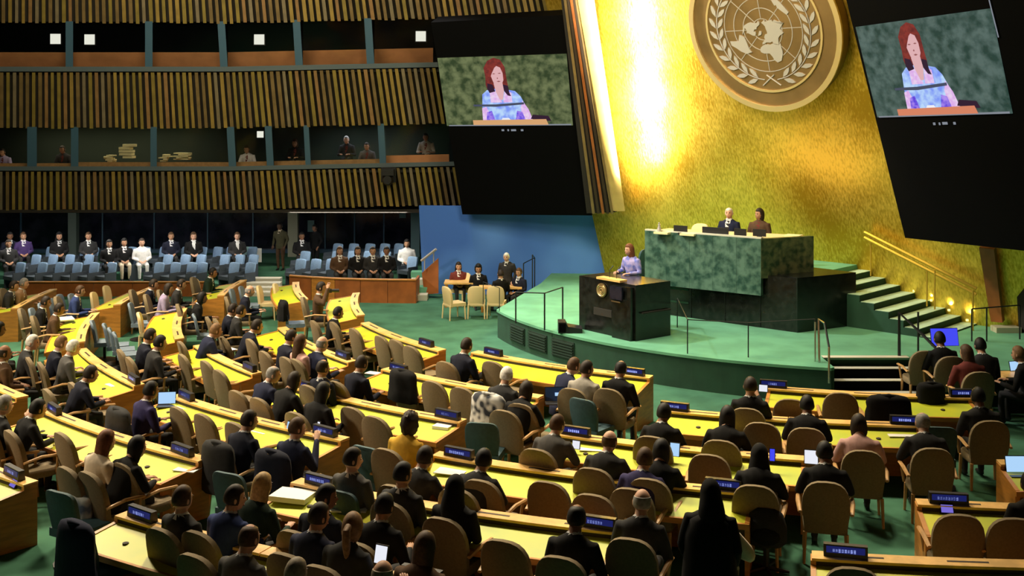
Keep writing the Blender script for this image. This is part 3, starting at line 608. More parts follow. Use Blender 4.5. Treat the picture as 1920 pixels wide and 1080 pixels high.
for s_ in (-1, 1): gs.append(pm(MB().box((.25 * s_, .0, .28), (.03, .44, .56)), 'side_panel', 'gallery_base', False))
chair_parts('gallery', gs)
cw = [pm(shell(.50, .34, .92, -.24, -.32, .08, .6), 'backrest', 'cream'), pm(MB().box((0, .02, .42), (.48, .48, .09)), 'seat', 'cream', False)]
for x, y in ((-.22, -.22), (.22, -.22), (-.22, .22), (.22, .22)): cw.append(pm(MB().tube([(x, y, .4), (x * 1.06, y * 1.1, 0)], [.025, .02], 6), 'leg', 'cream'))
chair_parts('cream', cw)
CHN = {'beige': ('conference_chair', 'beige rounded conference chair'), 'teal': ('swivel_chair', 'dark teal swivel chair'), 'bluegrey': ('swivel_chair', 'blue-grey swivel chair'), 'gallery': ('gallery_chair', 'pale blue gallery seat'), 'cream': ('side_chair', 'cream side chair')}
CSC = {'beige': 1.13, 'teal': 1.1, 'bluegrey': 1.0, 'gallery': 1.0, 'cream': 1.05}
def chair(kind, loc, rz, label=None, group=None):
    t = thing(CHN[kind][0], label, 'chair', loc, rz, group); t.scale = (CSC[kind],) * 3
    for n, me in CH[kind]: link(n, me, None, t)
    return t

# ------------------------------------------------------------------ people
POSES = {}
def arm_pts(a): return [Vector(p) for p in a]
POSE = {  # lean (deg), elbow R, wrist R, elbow L, wrist L
    'desk': (13, (.29, .15, .65), (.16, .43, .69), (-.29, .15, .65), (-.16, .43, .69)),
    'write': (24, (.30, .26, .70), (.10, .50, .69), (-.30, .26, .68), (-.12, .50, .69)),
    'lap': (-6, (.26, -.02, .70), (.10, .24, .64), (-.26, -.02, .70), (-.10, .24, .64)),
    'phone': (6, (.28, .14, .72), (.08, .38, 1.0), (-.29, .10, .65), (-.15, .40, .69)),
    'camera': (4, (.29, .16, .86), (.08, .24, 1.20), (-.29, .16, .86), (-.08, .24, 1.20)),
    'side': (20, (.32, .22, .70), (.22, .48, .69), (-.27, .10, .64), (-.14, .36, .68)),
    'stand': (2, (.27, -.03, 1.13), (.24, .14, .92), (-.27, -.03, 1.13), (-.24, .14, .92)),
    'speak': (6, (.29, .06, 1.12), (.20, .30, 1.12), (-.29, .06, 1.12), (-.20, .30, 1.12)),
}
def voxel(me, size, smooth, ratio):
    o = bpy.data.objects.new('tmp', me); COL.objects.link(o)
    m = o.modifiers.new('r', 'REMESH'); m.mode = 'VOXEL'; m.voxel_size = size
    s = o.modifiers.new('s', 'SMOOTH'); s.iterations = smooth; s.factor = .5
    d = o.modifiers.new('d', 'DECIMATE'); d.ratio = ratio
    dg = bpy.context.evaluated_depsgraph_get(); r = bpy.data.meshes.new_from_object(o.evaluated_get(dg)); bpy.data.objects.remove(o); return r
def ring_e(c, rx, ry, n=14, rot=None):
    r = [Vector((rx * math.copysign(abs(math.cos(t)) ** .85, math.cos(t)), ry * math.copysign(abs(math.sin(t)) ** .85, math.sin(t)), 0)) for t in [2 * math.pi * k / n for k in range(n)]]
    if rot: r = [rot @ p for p in r]
    return [Vector(c) + p for p in r]
def hand(mb, wr, d, side, mi=0):
    d = d.normalized(); nrm = Vector((0, 0, 1)) - d * d.z
    nrm = nrm.normalized() if nrm.length > .2 else Vector((0, 1, 0)); u = d.cross(nrm).normalized()      # u points across the palm
    th = u * side * -1
    rings = []
    for f, wd, h in ((-.01, .026, .022), (.03, .036, .016), (.075, .041, .014), (.092, .038, .011)):
        c = wr + d * f; rings.append([c + u * wd * math.cos(t) + nrm * h * math.sin(t) for t in [2 * math.pi * k / 8 for k in range(8)]])
    mb.loft(rings, mi)
    for k, (ln, off) in enumerate(((.068, -.030), (.078, -.010), (.073, .011), (.058, .030))):
        b = wr + d * .085 - th * off
        p1 = b + d * ln * .45 - nrm * .004; p2 = p1 + d * ln * .33 - nrm * ln * .22; p3 = p2 + d * ln * .16 - nrm * ln * .3
        mb.tube([b - d * .012, p1, p2, p3], [.0095, .009, .0082, .006], 6, mi)
    b = wr + d * .025 + th * .028
    mb.tube([b - th * .012, b + th * .022 + d * .022 - nrm * .006, b + th * .028 + d * .052 - nrm * .014], [.013, .0105, .008], 6, mi)
def head_mesh(mb, Tm, skin=0, eye=5, lip=6):
    rings = []; nu, nv = 24, 16
    for i in range(nv):
        ph = math.pi * (i + .5) / nv; ring_ = []
        for j in range(nu):
            t = -2 * math.pi * j / nu; dx, dy, dz = math.sin(ph) * math.cos(t), math.sin(ph) * math.sin(t), math.cos(ph)
            x, y, z = .076 * dx, .096 * dy, .120 * dz
            if dz < 0: x *= 1 - .30 * dz * dz; y += .016 * -dz
            if dy > 0:
                y += .024 * math.exp(-(dx / .15) ** 2 - ((dz + .14) / .17) ** 2) - .009 * math.exp(-((abs(dx) - .38) / .17) ** 2 - ((dz - .08) / .13) ** 2)
                y += .010 * math.exp(-(dx / .3) ** 2 - ((dz + .82) / .16) ** 2)
            ring_.append(Tm @ Vector((x, y, z)))
        rings.append(ring_)
    mb.loft(rings, skin)
    for s in (-1, 1):
        for c, r, m in (((.078 * s, -.006, -.008), (.009, .017, .028), skin), ((.030 * s, .084, .012), (.012, .007, .007), eye), ((.031 * s, .088, .030), (.018, .006, .004), eye)):
            b = MB().ell(c, r, 8, 5); mb.add([Tm @ v for v in b.v], b.f, m)
    b = MB().ell((0, .094, -.064), (.024, .010, .008), 8, 5); mb.add([Tm @ v for v in b.v], b.f, lip)
HS, HX = 1.10, 1.20
def body_core(pose):
    if pose in POSES: return POSES[pose]
    lean_, er, wr, el, wl_ = POSE[pose]; stand = pose in ('stand', 'speak')
    hp = .93 if stand else .50
    rot = Matrix.Rotation(R_(-lean_), 3, 'X'); piv = Vector((0, 0, hp))
    def T(p): return piv + rot @ (Vector(p))
    raw = MB()
    R1 = [(-.12, .150, .115, 0), (0, .180, .130, -.01), (.12, .162, .115, 0), (.25, .185, .126, .005), (.37, .212, .130, .005), (.46, .222, .118, 0), (.52, .168, .092, -.005), (.565, .085, .070, 0)]
    raw.loft([[T((p.x, p.y, p.z)) for p in ring_e((0, ys, z), rx, ry)] for z, rx, ry, ys in R1], 1)
    neck = [T((0, .005, .53)), T((0, .015, .60)), T((0, .03, .67))]
    raw.tube(neck, [.072, .067, .064], 10, 0)
    hc = T((0, .04, .706))
    er, wr, el, wl_ = map(Vector, (er, wr, el, wl_))
    for s, e, w_ in ((1, er, wr), (-1, el, wl_)):
        sh = T((.20 * s, 0, .452)); raw.tube([T((.10 * s, 0, .44)), sh, sh.lerp(e, .5), e, e.lerp(w_, .5), w_], [.07, .082, .070, .057, .050, .037], 10, 1)
        hx = .095 * s
        if stand: pts = [(hx, 0, .96), (hx * 1.05, .01, .72), (hx * 1.05, .02, .50), (hx * 1.05, .0, .28), (hx * 1.05, -.02, .08)]
        else: pts = [(hx, -.03, .50), (hx * 1.15, .20, .515), (hx * 1.25, .43, .50), (hx * 1.2, .44, .28), (hx * 1.2, .41, .08)]
        raw.tube(pts, [.098, .086, .066, .056, .044], 10, 2)
        f = Vector(pts[-1]); raw.tube([f + Vector((0, -.05, -.035)), f + Vector((0, .05, -.035)), f + Vector((0, .17, -.048)), f + Vector((0, .21, -.052))], [.036, .042, .034, .02], 8, 3, flat=.8)
    rm = raw.mesh('raw')
    kd_pts = []
    for f, m in zip(raw.f, raw.m):
        c = sum((raw.v[i] for i in f), Vector()) / len(f); kd_pts.append((c, m))
        if len(f) == 4:
            for i in f: kd_pts.append((c.lerp(raw.v[i], .6), m))
    kd = kdtree.KDTree(len(kd_pts))
    for i, (c, m) in enumerate(kd_pts): kd.insert(c, i)
    kd.balance()
    vm = voxel(rm, .017, 4, .16)
    inv = rot.inverted(); core = MB(); vs = [v.co.copy() for v in vm.vertices]; core.v = vs
    for p in vm.polygons:
        m = kd_pts[kd.find(p.center)[1]][1]; q = inv @ (Vector(p.center) - piv)
        if m == 1 and q.y > .05 and .24 < q.z < .60:
            hw = (q.z - .24) * .22
            if abs(q.x) < hw: m = 4 if abs(q.x) > .016 else 7
        if m == 0 and q.z < .585: m = 4
        core.f.append(tuple(p.vertices)); core.m.append(m)
    hands = MB()
    hand(hands, wr + (wr - er).normalized() * .005, wr - er, 1); hand(hands, wl_ + (wl_ - el).normalized() * .005, wl_ - el, -1)
    core.add(hands.v, hands.f, 0)
    POSES[pose] = (core, hc, lean_); return POSES[pose]
BODY = {}
PH = bpy.data.materials.new('person_slot')
def body(pose, yaw, pitch):
    k = (pose, yaw, pitch)
    if k not in BODY:
        core, hc, ln = body_core(pose); mb = MB(); mb.v = list(core.v); mb.f = list(core.f); mb.m = list(core.m)
        Tm = Matrix.Translation(hc) @ Euler((R_(pitch), 0, R_(yaw))).to_matrix().to_4x4() @ Matrix.Diagonal((HX, HS, HS, 1))
        head_mesh(mb, Tm); me = mb.mesh('person', True)
        for i in range(8): me.materials.append(PH)
        BODY[k] = (me, hc)
    return BODY[k]
HM = {}
def hair_mesh(style):
    if style in HM: return HM[style]
    nu, nv = 26, 18; rings = []
    rnd = random.Random(len(style))
    for i in range(nv):
        ph = math.pi * (i + .5) / nv; rg = []
        for j in range(nu):
            t = -2 * math.pi * j / nu; dx, dy, dz = math.sin(ph) * math.cos(t), math.sin(ph) * math.sin(t), math.cos(ph)
            face = max(0, min(1, (dy - .30) / .25)) * max(0, min(1, (.62 - dz) / .22))     # 1 inside the face
            low = max(0, min(1, (-.35 - dz) / .2))
            g = 1.10; x, y, z = .076 * dx, .098 * dy, .122 * dz
            if style == 'bald':
                top = max(0, min(1, (dz - .42) / .2)); k = 1.055 * (1 - max(face, low, top)) + .80 * max(face, low, top); x, y, z = x * k, y * k, z * k
            elif style == 'short':
                k = 1.10 * (1 - max(face, low)) + .80 * max(face, low); x, y, z = x * k, y * k, z * k
            elif style == 'thin':
                top = .6 * max(0, min(1, (dz - .75) / .1)); k = 1.06 * (1 - max(face, low)) + .80 * max(face, low); k = k * (1 - top) + .93 * top; x, y, z = x * k, y * k, z * k
            elif style == 'curly':
                k = (1.30 + .10 * rnd.uniform(-1, 1)) * (1 - face) + .8 * face; k = k if dz > -.75 else k * .9; x, y, z = x * k, y * k - .012 * (1 - face), z * k
            elif style in ('bob', 'long', 'longer', 'pony'):
                k = 1.15 * (1 - face) + .82 * face
                x, y, z = x * k, y * k, z * k
                if dz < 0 and face < .5:
                    L = {'bob': 1.35, 'long': 2.6, 'longer': 3.4, 'pony': 1.0}[style]
                    z *= L; x *= 1 + .25 * (-dz) * (L > 1.2); y = y * .75 - .02 - .03 * (-dz) * (L > 2)
                    x *= 1 + .03 * math.sin(j * 2.1 + i * 1.3)
            elif style == 'veil':
                k = 1.16 * (1 - face) + .82 * face
                x, y, z = x * k, y * k, z * k
                if dz < -.1:
                    f = (-dz - .1) / .9; z *= 2.5; x *= 1 + 1.1 * f; y = y * (1 + .35 * f) - .015
            rg.append(Vector((x, y, z)))
        rings.append(rg)
    mb = MB(); mb.loft(rings)
    if style == 'pony': mb.tube([(0, -.10, .03), (0, -.16, .0), (.01, -.165, -.12), (.015, -.14, -.30)], [.03, .035, .036, .010], 8)
    me = mb.mesh('hair', True); me.materials.append(PH); HM[style] = me; return me
def person(loc, rz, label, jacket='navy', hair='dark', style='short', pose='desk', yaw=0, pitch=-8, skin=1, trousers='charcoal', shirt='white', tie='dark red', scale=1.0, hmat=None, group=None):
    me, hc = body(pose, yaw, pitch)
    o = link('person', me, None, None, loc, (0, 0, rz)); o.scale = (scale,) * 3
    ms = [SKIN[skin], CL[jacket] if jacket in CL else M(jacket), CL[trousers], M('black'), CL[shirt] if shirt in CL else M(shirt), M('eye'), M('lip'), CL[tie] if tie in CL else M(tie)]
    for i, m in enumerate(ms):
        o.material_slots[i].link = 'OBJECT'; o.material_slots[i].material = m
    tag(o, label, 'person', group)
    if style:
        h = link('headscarf' if style == 'veil' else 'hair', hair_mesh(style), None, o, hc, (R_(pitch), 0, R_(yaw))); h.scale = (HX, HS, HS)
        h.material_slots[0].link = 'OBJECT'; h.material_slots[0].material = hmat or (CL[hair] if style == 'veil' else HAIR[hair])
    return o
def face_to(p, target): d = Vector(target) - Vector(p); return math.atan2(-d.x, d.y)

# ------------------------------------------------------------------ delegates' desks (curved rows around the stage)
RC = Vector((8.7, 33.0, 0))
DESKS = {}
def pol(p): d = Vector(p) - RC; return math.hypot(d.x, d.y), math.atan2(d.y, d.x) % (2 * math.pi)
def desk(key, x0, y0, x1, y1, where, ends=(1, 1)):
    LZ = .90
    (r0, t0), (r1, t1) = pol(P(x0, y0, LZ)), pol(P(x1, y1, LZ))
    n = max(4, int(abs(t1 - t0) * (r0 + r1) / 2 / .55))
    def A(f, v, z): r = r0 + (r1 - r0) * f + v; t = t0 + (t1 - t0) * f; return Vector((RC.x + r * math.cos(t), RC.y + r * math.sin(t), z))
    cen = A(.5, .4, 0); root = thing('delegate_desk', 'long wooden delegates desk with yellow-green writing top, ' + where, 'desk', cen)
    def ext(name, prof, m, f0=0, f1=1, k=n):
        mb = MB(); mb.loft([[A(f0 + (f1 - f0) * i / k, v, z) - cen for v, z in prof] for i in range(k + 1)]); return link(name, mb.mesh(name), m, root)
    nseg = max(1, round(n * .55 / 2.4))
    for i in range(nseg):
        e = .0035 / nseg
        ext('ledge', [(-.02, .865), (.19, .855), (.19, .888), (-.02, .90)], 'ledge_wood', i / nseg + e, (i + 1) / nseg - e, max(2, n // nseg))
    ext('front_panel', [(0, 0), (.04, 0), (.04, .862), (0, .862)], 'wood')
    ext('riser', [(.15, .76), (.18, .76), (.18, .86), (.15, .86)], 'slot')  # near-black colour paints in the shadow line under the ledge
    ext('writing_surface', [(.04, .785), (.80, .675), (.80, .70), (.04, .825)], 'leather', .004, .996)
    ext('edge_rail', [(.80, .63), (.84, .63), (.84, .705), (.80, .707)], 'wood')
    for f, e in ((0, ends[0]), (1, ends[1])):
        if not e: continue
        L_ = abs(t1 - t0) * r0; df = .06 / L_ * (1 if f == 0 else -1)
        mb = MB(); pr_ = [(0, 0), (.80, 0), (.80, .712), (.19, .81), (.19, .86), (0, .87)]
        mb.loft([[A(f - df * .02, v, z) - cen for v, z in pr_], [A(f + df, v, z) - cen for v, z in pr_]]); link('end_panel', mb.mesh('end'), 'wood', root)
    DESKS[key] = dict(A=A, r0=r0, r1=r1, t0=t0, t1=t1, where=where, seats=[])
    k = max(1, int(n * .55 / 1.1))
    for i in range(k):
        f = (i + .5) / k
        mb = MB(); mb.loft([[A(f + d / (n * .55), v, z) - cen for v, z in ((.065, .886), (.10, .884), (.10, .896), (.065, .899))] for d in (-.22, .22)]); link('speaker_slot', mb.mesh('slot'), 'slot', root)
        if i % 2 == 0:
            c_ = A(f, .50, .755) - cen; mb = MB(); mb.ell(c_, (.045, .045, .018), 8, 4); link('earpiece_holder', mb.mesh('eh'), 'slot', root)
BLK = {'f': 'far-left block', 'l': 'left block', 'm': 'middle block', 'c': 'centre block', 'r': 'right block'}
RWN = ['', 'front row', 'second row', 'third row', 'fourth row', 'fifth row', 'sixth row']
def dk(key, a, b, **k): desk(key, *a, *b, RWN[int(key[1])] + ', ' + BLK[key[0]], **k)
dk('m1', (895, 657), (1225, 704)); dk('l1', (690, 603), (836, 655)); dk('c1', (1440, 723), (1815, 741)); dk('f1', (674, 548), (683, 590))
dk('m2', (728, 688), (1020, 741)); dk('l2', (535, 612), (668, 676)); dk('c2', (1245, 764), (1720, 792)); dk('f2', (560, 528), (577, 560))
dk('m3', (562, 722), (875, 786)); dk('l3', (378, 645), (490, 698)); dk('c3', (1050, 808), (1510, 855)); dk('f3', (420, 553), (462, 524)); dk('r3', (1868, 862), (2060, 858))
dk('m4', (335, 738), (655, 820)); dk('l4', (160, 652), (270, 720)); dk('c4', (822, 846), (1415, 917)); dk('f4', (226, 570), (292, 537)); dk('r4', (1715, 935), (2060, 948))
dk('m5', (100, 767), (392, 858)); dk('l5', (-70, 680), (52, 742)); dk('c5', (562, 896), (1187, 990)); dk('f5', (34, 577), (106, 541)); dk('r5', (1520, 1033), (2100, 1052))
dk('m6', (-110, 830), (70, 902)); dk('c6', (238, 957), (850, 1090))
dk('l6', (342, 634), (350, 574)) if False else desk('g3', 344, 634, 350, 577, 'third row, gap block')
DESKS['g3']['where'] = 'third row, short desk'
desk('g4', 158, 640, 186, 585, 'fourth row, short desk')

def nearest_desk(p):
    r, t = pol(p); best = None
    for k, d in DESKS.items():
        lo, hi = min(d['t0'], d['t1']), max(d['t0'], d['t1'])
        dt = max(0, lo - t, t - hi) * r; f = max(0, min(1, (t - d['t0']) / (d['t1'] - d['t0'])))
        dr = r - (d['r0'] + (d['r1'] - d['r0']) * f + 1.15); c = math.hypot(dt, dr * 1.3)
        if best is None or c < best[0]: best = (c, k)
    return best[1]
SEATS = []
def seat_person(x, y, jacket, style, hair, pose='desk', turn=0, yaw=0, pitch=-8, skin=1, ch='beige', what='', trousers='charcoal', shirt='white', tie=None, sc=1.17, z0=0):
    _, hc = body(pose, yaw, pitch); p = P(x, y, (hc.z + .02) * sc + z0)
    rz = face_to(p, RC) + R_(turn)
    off = Matrix.Rotation(rz, 3, 'Z') @ Vector((hc.x, hc.y, 0)) * sc
    loc = Vector((p.x, p.y, z0)) - off
    o = person(loc, rz, None, jacket, hair, style, pose, yaw, pitch, skin, trousers, shirt, tie or jacket, sc)
    c = chair(ch, loc, rz) if ch else None
    SEATS.append(dict(x=x, loc=loc, p=o, c=c, jacket=jacket, what=what, kind=ch, style=style, scarf=hair)); return o
def empty_chair(kind, x, y, turn=0, z=1.0, z0=0, what=''):
    k_ = CSC[kind]; p = P(x, y, (z + .03) * k_ + z0); rz = face_to(p, RC) + R_(turn); off = Matrix.Rotation(rz, 3, 'Z') @ Vector((0, -.37 * k_, 0))
    loc = Vector((p.x, p.y, z0)) - off
    if any(q['c'] and (q['loc'] - loc).length < (.42 if kind == 'beige' else .30) for q in SEATS): return
    SEATS.append(dict(x=x, loc=loc, p=None, c=chair(kind, loc, rz), what=what, kind=kind))
sp = seat_person
# ---- left part
sp(61, 640, 'charcoal', 'short', 'white', 'desk', yaw=-20, skin=0); sp(115, 642, 'dark navy', 'short', 'lightbrown', 'desk', skin=0); sp(137, 650, 'grey', 'short', 'white', 'desk', skin=0)
sp(170, 699, 'dark navy', 'short', 'dark', 'write', skin=1); sp(8, 660, 'brown', 'bald', 'dark', 'lap', skin=2); sp(-2, 615, 'charcoal', 'short', 'black', skin=2)
sp(8, 757, 'charcoal', 'short', 'grey', 'phone', skin=0, what='with hand raised'); sp(71, 764, 'black', 'short', 'black', 'write', skin=1)
sp(199, 825, 'cream', 'long', 'red', 'desk', skin=0, shirt='cream'); sp(257, 836, 'black', 'bob', 'black', 'write', skin=1, shirt='black')
sp(283, 730, 'indigo', 'short', 'black', 'desk', skin=2, what='by open laptop'); sp(300, 641, 'charcoal', 'short', 'black', 'desk', skin=1); sp(282, 628, 'dark navy', 'short', 'dark', skin=1)
sp(405, 618, 'navy', 'short', 'lightbrown', 'write', skin=0); sp(482, 610, 'dark navy', 'short', 'dark', 'write', skin=1)
sp(467, 1006, 'grey', 'thin', 'brown', 'desk', skin=0); sp(342, 932, 'charcoal', 'short', 'brown', 'lap', skin=0); sp(440, 930, 'blue', 'short', 'dark', 'desk', yaw=-35, skin=0)
sp(512, 700, 'navy', 'thin', 'grey', 'write', yaw=-30, skin=0); sp(552, 712, 'black', 'bob', 'dark', 'write', skin=1, shirt='black'); sp(606, 732, 'black', 'long', 'black', 'desk', skin=1, shirt='black')
sp(604, 643, 'navy', 'bald', 'grey', 'desk', skin=0, what='writing on papers'); sp(605, 688, 'dark navy', 'thin', 'dark', 'lap', skin=1); sp(678, 680, 'dark navy', 'short', 'dark', 'desk', skin=1)
sp(467, 786, 'dark navy', 'short', 'dark', 'desk', yaw=-20, skin=1); sp(557, 800, 'navy', 'short', 'brown', 'phone', yaw=-25, skin=0, what='raising a phone')
sp(770, 792, 'yellow', 'curly', 'dark', 'desk', skin=1, shirt='yellow'); sp(546, 630, 'dark navy', 'short', 'dark', skin=1); sp(563, 640, 'pink', 'long', 'brown', 'lap', skin=0, shirt='pink')
sp(875, 646, 'dark navy', 'short', 'dark', 'desk', skin=1); sp(797, 855, 'charcoal', 'short', 'dark', 'write', skin=1); sp(661, 858, 'grey', 'short', 'dark', 'lap', yaw=-40, skin=0, shirt='cream', ch='teal')
sp(492, 908, 'dark green', 'longer', 'blond', 'desk', skin=0, shirt='black'); sp(612, 928, 'dark navy', 'short', 'black', 'desk', yaw=-50, skin=2); sp(598, 965, 'navy', 'short', 'dark', 'desk', yaw=-20, skin=1)
sp(661, 985, 'charcoal', 'pony', 'lightbrown', 'desk', yaw=15, skin=0, shirt='charcoal'); sp(721, 946, 'black', 'short', 'black', 'desk', skin=1)
sp(797, 1022, 'brown', 'long', 'brown', 'desk', skin=0, shirt='brown'); sp(555, 1072, 'grey', 'short', 'greyblond', skin=0); sp(717, 1076, 'tan', 'bald', 'greyblond', 'phone', skin=0, what='holding up a sheet')
sp(755, 886, 'charcoal', 'short', 'black', 'lap', yaw=-20, skin=1); sp(853, 913, 'black', 'veil', 'black', 'lap', skin=1, shirt='black')
# ---- centre
sp(950, 702, 'charcoal', 'short', 'white', 'desk', skin=0); sp(987, 730, 'black', 'bob', 'dark', 'write', skin=1, shirt='black')
sp(1076, 684, 'navy', 'short', 'brown', 'side', turn=-30, skin=0, what='leaning to a neighbour', ch=None); sp(1100, 690, 'light grey', 'short', 'dark', 'desk', yaw=-35, skin=1, shirt='light grey')
sp(1164, 690, 'black', 'thin', 'black', 'desk', skin=1); sp(1045, 794, 'grey', 'short', 'brown', 'write', yaw=-15, skin=0, what='with a bright phone'); sp(1143, 825, 'charcoal', 'bald', 'brown', 'write', yaw=-10, skin=0)
sp(1209, 858, 'indigo', 'short', 'brown', 'write', skin=0); sp(1240, 842, 'black', 'bob', 'black', 'write', skin=1, shirt='black', what='with glowing tablet'); sp(1245, 772, 'black', 'short', 'black', 'write', skin=2)
sp(907, 860, 'charcoal', 'short', 'black', 'write', skin=1); sp(1204, 938, 'charcoal', 'bald', 'grey', 'desk', skin=0); sp(1081, 968, 'black', 'thin', 'black', 'desk', skin=2)
sp(1407, 722, 'black', 'short', 'dark', 'phone', skin=1, what='holding a bright phone'); sp(1513, 757, 'black', 'short', 'black', 'write', skin=2); sp(1364, 778, 'black', 'long', 'black', 'write', skin=1, shirt='black')
sp(1424, 852, 'black', 'veil', 'black', 'write', skin=1, shirt='black', what='with blue-lit phone'); sp(1546, 846, 'black', 'short', 'black', 'write', skin=2, what='behind a white tablet')
sp(1610, 794, 'pink', 'bob', 'dark', 'write', skin=1, shirt='pink'); sp(1730, 790, 'charcoal', 'thin', 'grey', 'write', yaw=10, skin=0); sp(1834, 742, 'charcoal', 'short', 'black', 'desk', skin=2)
# ---- right edge, technicians by the stage
sp(1762, 634, 'black', 'short', 'black', 'desk', skin=2, what='facing blue monitor'); sp(1812, 660, 'dark red', 'long', 'brown', 'desk', yaw=30, skin=1, shirt='dark red'); sp(1838, 646, 'charcoal', 'short', 'black', 'desk', skin=1, ch=None)
sp(1910, 662, 'black', 'short', 'lightbrown', 'desk', turn=40, skin=1, ch=None); sp(1932, 905, 'black', 'short', 'black', 'desk', skin=2, ch=None)
# ---- upper left rows
for a in [(26, 535, 'charcoal', 'short', 'dark', 1), (45, 530, 'tan', 'short', 'grey', 0), (150, 544, 'blue', 'short', 'brown', 0), (111, 578, 'brown', 'short', 'dark', 2), (86, 565, 'black', 'short', 'dark', 2),
          (316, 540, 'lilac', 'bob', 'dark', 1), (340, 532, 'charcoal', 'short', 'dark', 1), (288, 532, 'dark navy', 'short', 'dark', 1), (399, 510, 'dark green', 'short', 'black', 2), (379, 557, 'black', 'bob', 'black', 2),
          (468, 544, 'dark navy', 'bald', 'grey', 0), (437, 579, 'dark navy', 'short', 'dark', 1), (452, 582, 'charcoal', 'short', 'dark', 1), (634, 585, 'black', 'short', 'black', 2)]:
    sp(a[0], a[1], a[2], a[3], a[4], skin=a[5], sc=1.1)
o = sp(602, 538, 'brown', 'short', 'dark', 'camera', turn=-10, skin=1, what='holding up a camera')
# ---- empty chairs
for x, y in ((75, 682), (132, 718), (14, 808), (110, 812), (175, 851), (225, 869), (338, 665), (358, 670), (381, 677), (406, 694), (449, 730), (328, 764), (375, 777), (268, 650),
             (465, 636), (505, 652), (521, 667), (560, 679), (622, 604), (660, 616), (683, 620), (710, 630), (738, 637), (766, 649), (750, 697), (807, 715), (862, 727), (655, 764), (697, 781),
             (835, 686), (920, 678), (973, 757), (897, 901), (1023, 904), (1108, 928), (848, 981), (940, 1014), (1048, 1046), (272, 1009), (357, 1041), (1483, 749), (1577, 737), (1328, 853), (1427, 793),
             (1733, 829), (1801, 966), (1905, 973), (1600, 1066), (1737, 658), (435, 793), (1420, 881), (1535, 897), (1667, 746)):
    empty_chair('beige', x, y)
for x, y, t in ((677, 832, 0), (900, 788, 20), (1085, 743, -10), (418, 881, 10), (100, 916, 10), (1211, 1008, 0), (1612, 856, 0), (1764, 796, 0), (132, 985, 0)): empty_chair('teal', x, y, t)
for x, y in ((52, 577), (70, 567), (90, 559), (105, 551), (127, 550), (166, 600), (178, 596), (189, 606), (199, 614), (208, 622), (238, 567), (259, 554), (277, 549), (293, 546), (428, 541), (446, 536), (358, 588), (526, 568)): empty_chair('bluegrey', x, y, 0, z=.97)
# ---- labels for everything at the desks: which seat, which row, which block
ORD = ['first', 'second', 'third', 'fourth', 'fifth', 'sixth', 'seventh', 'eighth', 'ninth', 'tenth', 'eleventh', 'twelfth', '13th', '14th', '15th', '16th', '17th', '18th', '19th', '20th', '21st', '22nd', '23rd', '24th']
by = {}
for s in SEATS: by.setdefault(nearest_desk(s['loc']), []).append(s)
for k, ss in by.items():
    ss.sort(key=lambda s: s['x']); wh = DESKS[k]['where']
    for i, s in enumerate(ss):
        pos = f"{ORD[i]} seat from left, {wh}"
        if s['p']:
            j = ('black headscarf' if s['style'] == 'veil' else s['jacket'] + (' top' if s['style'] in ('bob', 'long', 'longer', 'pony', 'curly') else ' suit'))
            s['p']['label'] = f"person in {j}{' ' + s['what'] if s['what'] else ''}, {pos}"
            if s['c']: s['c']['label'] = f"{CHN[s['kind']][1]} with an occupant, {pos}".replace('rounded ', '')
        else: s['c']['label'] = f"empty {CHN[s['kind']][1].replace('rounded ', '')}, {pos}"

# ------------------------------------------------------------------ name plates, consoles, papers, screens on the desks
def on_desk(x, y, z): return P(x, y, z)
def plate(x, y, sc=1.0):
    p = P(x, y + 8 * sc, .90); k = nearest_desk(p + (p - RC).normalized() * 1.0); d_ = DESKS[k]; f_ = max(.03, min(.97, (pol(p)[1] - d_['t0']) / (d_['t1'] - d_['t0']))); p = d_['A'](f_, .075, .892); rz = face_to(p, RC)
    t = thing('name_plate', None, 'sign', p, rz)
    link('plate_body', ME['pb'], None, t); link('plate_screen', ME['ps'], None, t)
    rn = random.Random(int(x)); mb = MB(); n = rn.randint(5, 8); L0 = -.5 * n * .034
    for i in range(n):
        h = .045; xx = L0 + i * .034
        for s in (-1, 1): mb.box((xx * -s, .048 * s, .075), (.024, .004, h * rn.uniform(.75, 1)))
    link('plate_lettering', mb.mesh('pl'), 'plate_letters', t); PLATES.setdefault(k, []).append((x, t))
ME = {}; PLATES = {}
ME['pb'] = MB().hexa([Vector(v) for v in [(-.25, -.055, 0), (.25, -.055, 0), (.25, .055, 0), (-.25, .055, 0), (-.25, -.04, .14), (.25, -.04, .14), (.25, .04, .14), (-.25, .04, .14)]]).mesh('pb'); ME['pb'].materials.append(M('plate_body'))
mbp = MB(); mbp.box((0, -.047, .073), (.44, .006, .10)); mbp.box((0, .047, .073), (.44, .006, .10)); ME['ps'] = mbp.mesh('ps'); ME['ps'].materials.append(M('plate_screen'))
for x, y in ((39, 882), (285, 957), (357, 838), (114, 763), (265, 706), (360, 737), (471, 685), (572, 717), (620, 803), (652, 661), (753, 686), (815, 637), (845, 773), (610, 896), (869, 844), (810, 1064),
             (915, 659), (1190, 692), (1087, 802), (1270, 756), (1125, 973), (1434, 714), (1359, 902), (1692, 778), (1775, 929), (1583, 1018), (1807, 727)): plate(x, y)
for k, l in PLATES.items():
    l.sort(key=lambda a: a[0])
    for i, (x, t) in enumerate(l): t['label'] = f"dark blue-lit name plate, {ORD[i]} from the left on the {DESKS[k]['where']} desk"
